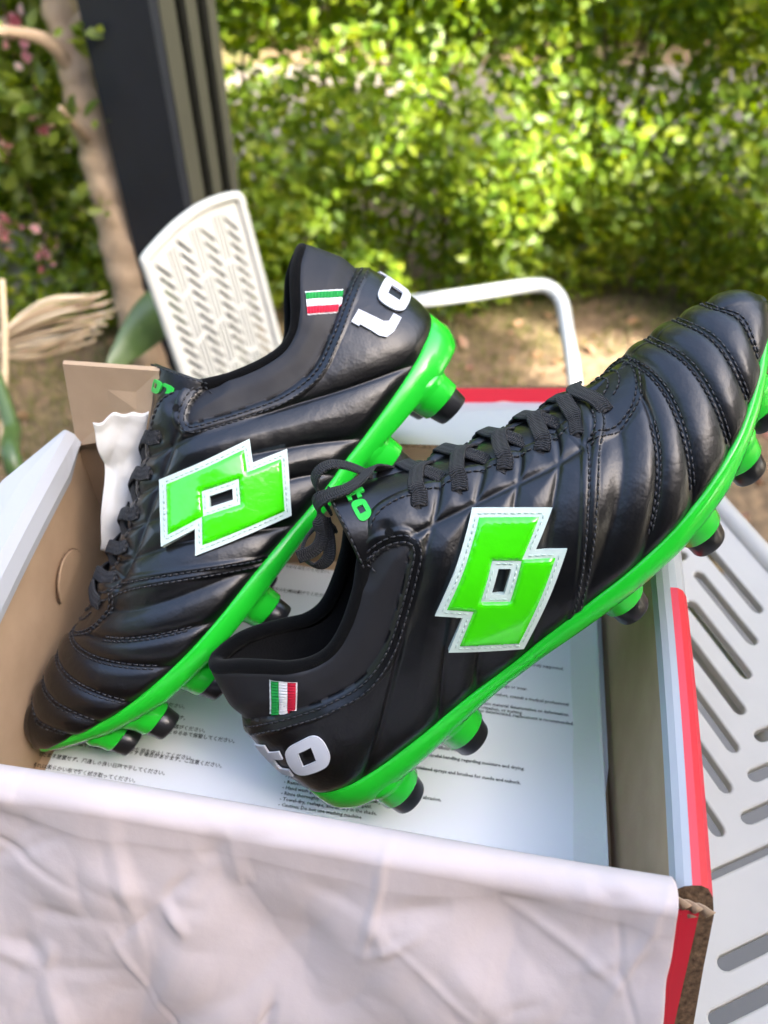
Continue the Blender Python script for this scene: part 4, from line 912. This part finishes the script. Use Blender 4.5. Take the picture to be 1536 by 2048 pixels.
# curled torn board at the front right corner
b = MB()
for k in range(3):
    c_ = v3(FR+out_f*(.0046+.0012*k)+out_r*(.002+.0042*k), RZ['FR']-.0045-.0006*k)-O; P = []
    for i in range(9): a = math.pi*(.1+i/8*1.05); P.append(c_+Vector((math.cos(a)*.0032, -.0015*math.sin(a*2), math.sin(a)*.0030)))
    b.ribbon(P, [Vector((0, -1, .3))]*9, .004, .0008, 6)
b.build('curled_edge', M_KRAFT, box)
# thumb tab pressed out of the left end wall
tc = FL.lerp(BL, .725)+out_r*.0006; dy = (BL-FL).normalized(); L = []
for i in range(13): a = math.pi*i/12; L.append((math.cos(a)*.0155, math.sin(a)*.0170))
L = [(x*1.0, y-.006) for x, y in L]
Pp, Tt, Lp = fill2d([L], .01); zc = .828
tilt = lambda p: .0005*(p[1]+.006)/.017
V, F = shell(Pp, Tt, Lp, lambda p: v3(tc+dy*p[0]+out_r*(.0003), zc+p[1])-O, lambda p: v3(tc+dy*p[0]+out_r*(.0010+tilt(p)), zc+p[1])-O)
fix_normals(mesh_obj('thumb_tab', V, F, M_KRAFT, box, smooth=False))
b = MB(); b.tube([v3(tc+dy*p[0]*1.03+out_r*.0004, zc+p[1]*1.03)-O for p in L+[L[0]]], .00035, 6); b.build('thumb_tab_cut', M_FLUTE, box)
# dust flap standing up at the back left
fl0 = BL+Vector((.001, -.001)); fl1 = P_at((316, 838), y=.330)
A0, A1 = P_at((154, 892), y=.3425), P_at((321, 862), y=.322); A2, A3 = P_at((318, 742), y=.335), P_at((125, 728), y=.354)
o = slab('dust_flap', A0, A1, A3, A2, .003, (0, 1, 0), [M_KRAFT, M_KRAFT, M_FLUTE], (0, 1, 0, 0, 0, 0))
# lid lying open behind, white inside with a red front strip
H0, H1 = v3(BL+(BR-BL)*.02-out_f*.004, RZ['BL']-.004), v3(BR-(BR-BL)*.0-out_f*.004, RZ['BR']-.031)
E0, E1 = P_at((640, 805), z=.7705), P_at((1240, 805), z=.7705)
lid = slab('lid', H0, H1, E0, E1, .003, (0, -.4, -1), [M_WHITEB, M_KRAFT, M_FLUTE])
nl = (E1-E0).normalized(); slab('lid_lip', E0, E1, E0+Vector((0, .004, .0100)), E1+Vector((0, .004, .0100)), .003, (0, 1, 0), [M_RED, M_RED, M_FLUTE], parent=lid)
# ================================================================= PAPERS
M_TISSUE = mat('tissue_paper', (.61, .515, .48), .8, .25, bump=[(70, .30, .0022, 'cells'), (260, .14, .0008, 'noise'), (1500, .10, .0003, 'noise')]); M_SHEET = mat('copy_paper', (.82, .83, .86), .7, .3)
def crumple(x, y, seed, a=1.):
    h = 0.
    for k, (fq, am) in enumerate(((9, .0060), (19, .0030), (41, .0011))):
        v = noise.noise(Vector((x*fq+seed*3.1, y*fq*.8-seed, k*7.7+seed))); h += am*(abs(v)*1.6-.35)
    for k, (fq, am) in enumerate(((14, .0034), (33, .0014))):
        d, p = noise.voronoi(Vector((x*fq+seed, y*fq, seed+k*3.3))); h += am*(d[1]-d[0])*.8
    return h*a
cr = np.random.default_rng(5); CREASE = []
for k in range(46):
    c0 = np.array([cr.uniform(-.03, .33), cr.uniform(.02, .17)]); a = cr.uniform(0, math.pi); ln = cr.uniform(.008, .045); CREASE.append((c0, np.array([math.cos(a), math.sin(a)]), ln, cr.uniform(.0018, .006), cr.uniform(-.0024, .0024)))
for c0, n_ in (((.012, .055), 6), ((.11, .078), 5), ((.135, .05), 5), ((.06, .12), 6), ((.24, .10), 5), ((.19, .065), 4), ((.285, .045), 5)):    # little stars where folds meet
    for k in range(n_):
        a = k*math.pi*2/n_+cr.uniform(-.4, .4); d = np.array([math.cos(a), math.sin(a)]); ln = cr.uniform(.012, .04); CREASE.append((np.array(c0)+d*ln*.5, d, ln*.5, cr.uniform(.003, .007), cr.uniform(.0008, .0028)*(1 if k % 2 else -1)))
def creases(x, y):
    h = 0.
    for c0, d, ln, w, am in CREASE:
        rx, ry = x-c0[0], y-c0[1]; u = rx*d[0]+ry*d[1]; v = abs(-rx*d[1]+ry*d[0])
        if abs(u) < ln and v < w: h += am*(1-v/w)*(1-(u/ln)**2)
    return h
# tissue draped over the front wall
nu, nv_ = 300, 110; V = []
prof = [(.016, -.030), (.009, -.010), (.003, .0010), (-.003, .0052), (-.010, .0030), (-.015, -.008), (-.036, -.035), (-.054, -.068), (-.072, -.096), (-.095, -.1005), (-.13, -.1015)]
pc_ = catmull([Vector((a, b_, 0)) for a, b_ in prof], 11)
pc_ = resample(pc_, .0013); nv_ = len(pc_)-1
for i in range(nu+1):
    u = i/nu
    for j, p in enumerate(pc_):
        arc = j*.0013; f = j/nv_
        endu = 1.0-.004*math.sin(f*9)-.028*min(max((f-.30)/.5, 0), 1)+.004*noise.noise(Vector((f*14, 3, 1)))
        uu = -.10+(endu+.10)*u
        base = FL.lerp(FR, uu); rim = RZ['FL']+(RZ['FR']-RZ['FL'])*uu+.0022+.002*math.sin(uu*5.2)-.0015*uu
        q = base-out_f*p.x
        z = rim+p.y; am = min(max((f-.12)/.25, 0), 1)*.95+.10
        if f < .06: am *= .5
        h = crumple(uu*.30, arc, 2.3, am*.85)+creases(uu*.30, arc)*min(1, am*1.2)*.75
        nn = Vector((out_f.x, out_f.y, .25)) if p.y < -.001 else Vector((out_f.x*.3, out_f.y*.3, 1)); nn.normalize()
        big = .009*noise.noise(Vector((uu*5.5, arc*16, 9.)))*am
        P = v3(q, z)+nn*(h+big+.0022); 
        if P.z < .7685: P.z = .7685+.001*abs(h)*100
        V.append(P)
w_ = nv_+1; F = [(i*w_+j, (i+1)*w_+j, (i+1)*w_+j+1, i*w_+j+1) for i in range(nu) for j in range(nv_)]
ts = mesh_obj('tissue_paper', V, F, M_TISSUE); tag(ts, 'crumpled pinkish white tissue paper draped over the box front', 'tissue paper')
md = ts.modifiers.new('thickness', 'SOLIDIFY'); md.thickness = .0003
# tissue lining along the right end and a scrap at the back left
M_TISSUE2 = mat('white_tissue', (.80, .80, .77), .8, .25, bump=[(400, .12, .0006, 'noise'), (90, .2, .001, 'noise')])
V = []; nu, nv_ = 40, 60
for i in range(nu+1):
    for j in range(nv_+1):
        t = j/nv_; base = (FR+SH*.9).lerp(BR, t); s_ = i/nu*.095; q = base-out_r*(.098-s_)
        z = FZ+.0012+crumple(q.x, q.y, 6.1, .16)+(.014*max((s_-.074)/.021, 0)**1.5)
        V.append(v3(q+out_r*(-.0015), max(z, FZ+.0006)))
w_ = nv_+1; F = [(i*w_+j, (i+1)*w_+j, (i+1)*w_+j+1, i*w_+j+1) for i in range(nu) for j in range(nv_)]
o = mesh_obj('tissue_paper', V, F, M_TISSUE2); tag(o, 'greyish tissue strip lying under the printed sheet along the right wall', 'tissue paper'); md = o.modifiers.new('thickness', 'SOLIDIFY'); md.thickness = .0003
V = []; nu, nv_ = 46, 46
c00, c10, c01, c11 = P_at((192, 826), y=.322), P_at((300, 815), y=.330), P_at((206, 1085), y=.300), P_at((258, 1090), y=.308)
for i in range(nu+1):
    for j in range(nv_+1):
        u, t = i/nu, j/nv_; p = c00.lerp(c10, u).lerp(c01.lerp(c11, u), t)
        e = .006*noise.noise(Vector((t*3.3, 5, 2)))*(1-u); V.append(p+Vector((.5*e+.002*math.sin(t*3)*(1-u), -1.9*crumple(p.x*1.2, p.z*1.2, 4.4, 1.)-.004, .004*noise.noise(Vector((u*4, 1, 7)))*(1-t))))
w_ = nv_+1; F = [(i*w_+j, i*w_+j+1, (i+1)*w_+j+1, (i+1)*w_+j) for i in range(nu) for j in range(nv_)]
o = mesh_obj('tissue_paper', V, F, M_TISSUE2); tag(o, 'white tissue scrap sticking up inside the back left corner of the box', 'tissue paper'); md = o.modifiers.new('thickness', 'SOLIDIFY'); md.thickness = .0003
# printed sheet
SZ = FZ+.0042; ex = Vector((.987, -.160, 0)).normalized(); ey = Vector((.160, .987, 0)).normalized()
sr0, sr1 = P_at((1190, 1730), z=SZ), P_at((1250, 1222), z=SZ)
NEAR = min(.058, .2); nS = 24
sl0 = sr0-ex*.275-ey*.004; sl1 = sr1-ex*.290+ey*.004; sr0 = sr0-ey*.014
sh = empty('printed_sheet', (0, .2, SZ)); tag(sh, 'white printed instruction sheet lying flat on the box floor', 'paper')
V = []
for k in range(2):
    for i in range(nS+1):
        for j in range(nS+1):
            p = sl0.lerp(sr0, i/nS).lerp(sl1.lerp(sr1, i/nS), j/nS); V.append(Vector((p.x, p.y-.2, (-.0002 if k else 0))))
w_ = nS+1; N1 = w_*w_; F = [(i*w_+j, (i+1)*w_+j, (i+1)*w_+j+1, i*w_+j+1) for i in range(nS) for j in range(nS)]; F += [tuple(a+N1 for a in f)[::-1] for f in F]
bd = [j for j in range(w_)]+[i*w_+nS for i in range(1, w_)]+[nS*w_+j for j in range(nS-1, -1, -1)]+[i*w_ for i in range(nS-1, 0, -1)]
F += [(a, b_, N1+b_, N1+a) for a, b_ in zip(bd, bd[1:]+bd[:1])]
fix_normals(mesh_obj('paper', V, F, M_SHEET, sh, smooth=False))
M_INK = mat('black_ink', (.012, .012, .015), .8, .2)
TX = []
def text(s, p, size, name='printed_line'):
    cu = bpy.data.curves.new(name, 'FONT'); cu.body = s; cu.size = size; cu.resolution_u = 1; cu.offset = .00004; cu.materials.append(M_INK)
    o = bpy.data.objects.new(name, cu); COL.objects.link(o); o.parent = sh; TX.append((o, p)); return o
mg = P_at((556, 1612), z=SZ); 
ROWS = [('- Caution: Do not use washing machine', (553, 1612), 0), ('- Towel-dry, reshape, and air dry in the shade.', None, 1), ('- Rinse thoroughly to remove all detergent.', None, 2), ('- Hand wash gently using diluted neutral detergent.', None, 3), ('- Remove laces and insoles and wash separately.', None, 4), ('- Hand Washing (if applicable): leather is susceptible to fading and abrasion.', None, 5), ('- Heavy Stains: Use a soft brush or cloth, then wipe thoroughly.', None, 6), ('- Cleaning: Wipe off dirt with a damp cloth and dry thoroughly.', None, 7.6)]
LS = .00300; TS = .0026
for s, _, k in ROWS: text(s, mg+ey*(LS*k), TS)
for s, px in (('- Do not use or store near artificial heat.', (958, 1510)), ('- Apply leather cream sparingly. Use specialized sprays and brushes for suede and nubuck.', (1098, 1578)), ('- Avoid using while wet. Wipe with a dry cloth.', (950, 1500)), ('Leather: offers breathability and durability, but requires careful handling regarding moisture and drying.', (1134, 1554)),
              ('If the performance has deteriorated, replacement is recommended.', (1175, 1455)), ('in high temperatures this may result in dye, deformation, or melting.', (1092, 1436)), ('Avoid direct sunlight, as this may cause material deterioration or deformation.', (1192, 1441)), ('during play the injury prevention and comfort, consult a medical professional.', (1192, 1420)), ('Check studs for damage or wear.', (1065, 1383)), ('Ensure that the footing is securely supported.', (1157, 1345)), ('Before Use', (1098, 1304))):
    e = P_at(px, z=SZ); wdt = len(s)*TS*.47; v_ = (e-mg).dot(ey); u_ = (e-mg).dot(ex); text(s, mg+ey*v_+ex*max(u_-wdt, .0), TS)
JP = [('・汚れは柔らかい布で軽く拭き取ってください。', (272, 1566)), ('・濡れたまま放置せず、風通しの良い日陰で干してください。', (330, 1551)), ('・素材の特性上、摩擦や水濡れにより色落ちする場合があります。ご注意ください。', (442, 1536)), ('・長時間の使用により底が摩耗した場合は使用を中止してください。', (385, 1521)),
      ('・サイズは足に合ったものをお選びください。', (412, 1466)), ('・使用後は泥を落とし、ひもをゆるめて保管してください。', (470, 1487)), ('・お手入れには専用のブラシを使ってください。', (371, 1418)), ('・熱を加えて乾かさないでください。', (353, 1429)), ('・この製品は競技用です。', (374, 1441)), ('・使用上の注意をよく読んでからお使いください。', (661, 1147)), ('・硬い路面での使用は避けてください。', (661, 1196)), ('・違和感がある場合は使用を中止してください。', (583, 1221))]
JS = .0027
for s, px in JP:
    e = P_at(px, z=SZ); text(s, e-ex*(len(s)*JS*.98), JS)
dg = bpy.context.evaluated_depsgraph_get()
for o, p in TX:                                                # flat print: the type as thin outlines lying on the sheet
    me = bpy.data.meshes.new_from_object(o.evaluated_get(dg)); cu = o.data; bpy.data.objects.remove(o); bpy.data.curves.remove(cu)
    o = bpy.data.objects.new('printed_line', me); COL.objects.link(o); o.parent = sh; o.location = (p.x, p.y-.2, .00035); o.rotation_euler = (0, 0, math.atan2(ex.y, ex.x))
# ================================================================= THE PAIR
RT = Boot(False, (-.02372, .19059, -.41917+CAM_H), ((.70235, -.17789, -.68924), (.40624, .89528, .1829), (.58453, -.40846, .70106)))
RT.build('black leather boot with its toe raised over the right end of the box')
LTB = Boot(True, (.04435, .38205, -.29201+CAM_H), ((-.6389, .23022, -.73403), (-.60262, -.74287, .29153), (-.47818, .6286, .61336)))
LTB.build('black leather boot with its toe down at the left and heel on the back rim')
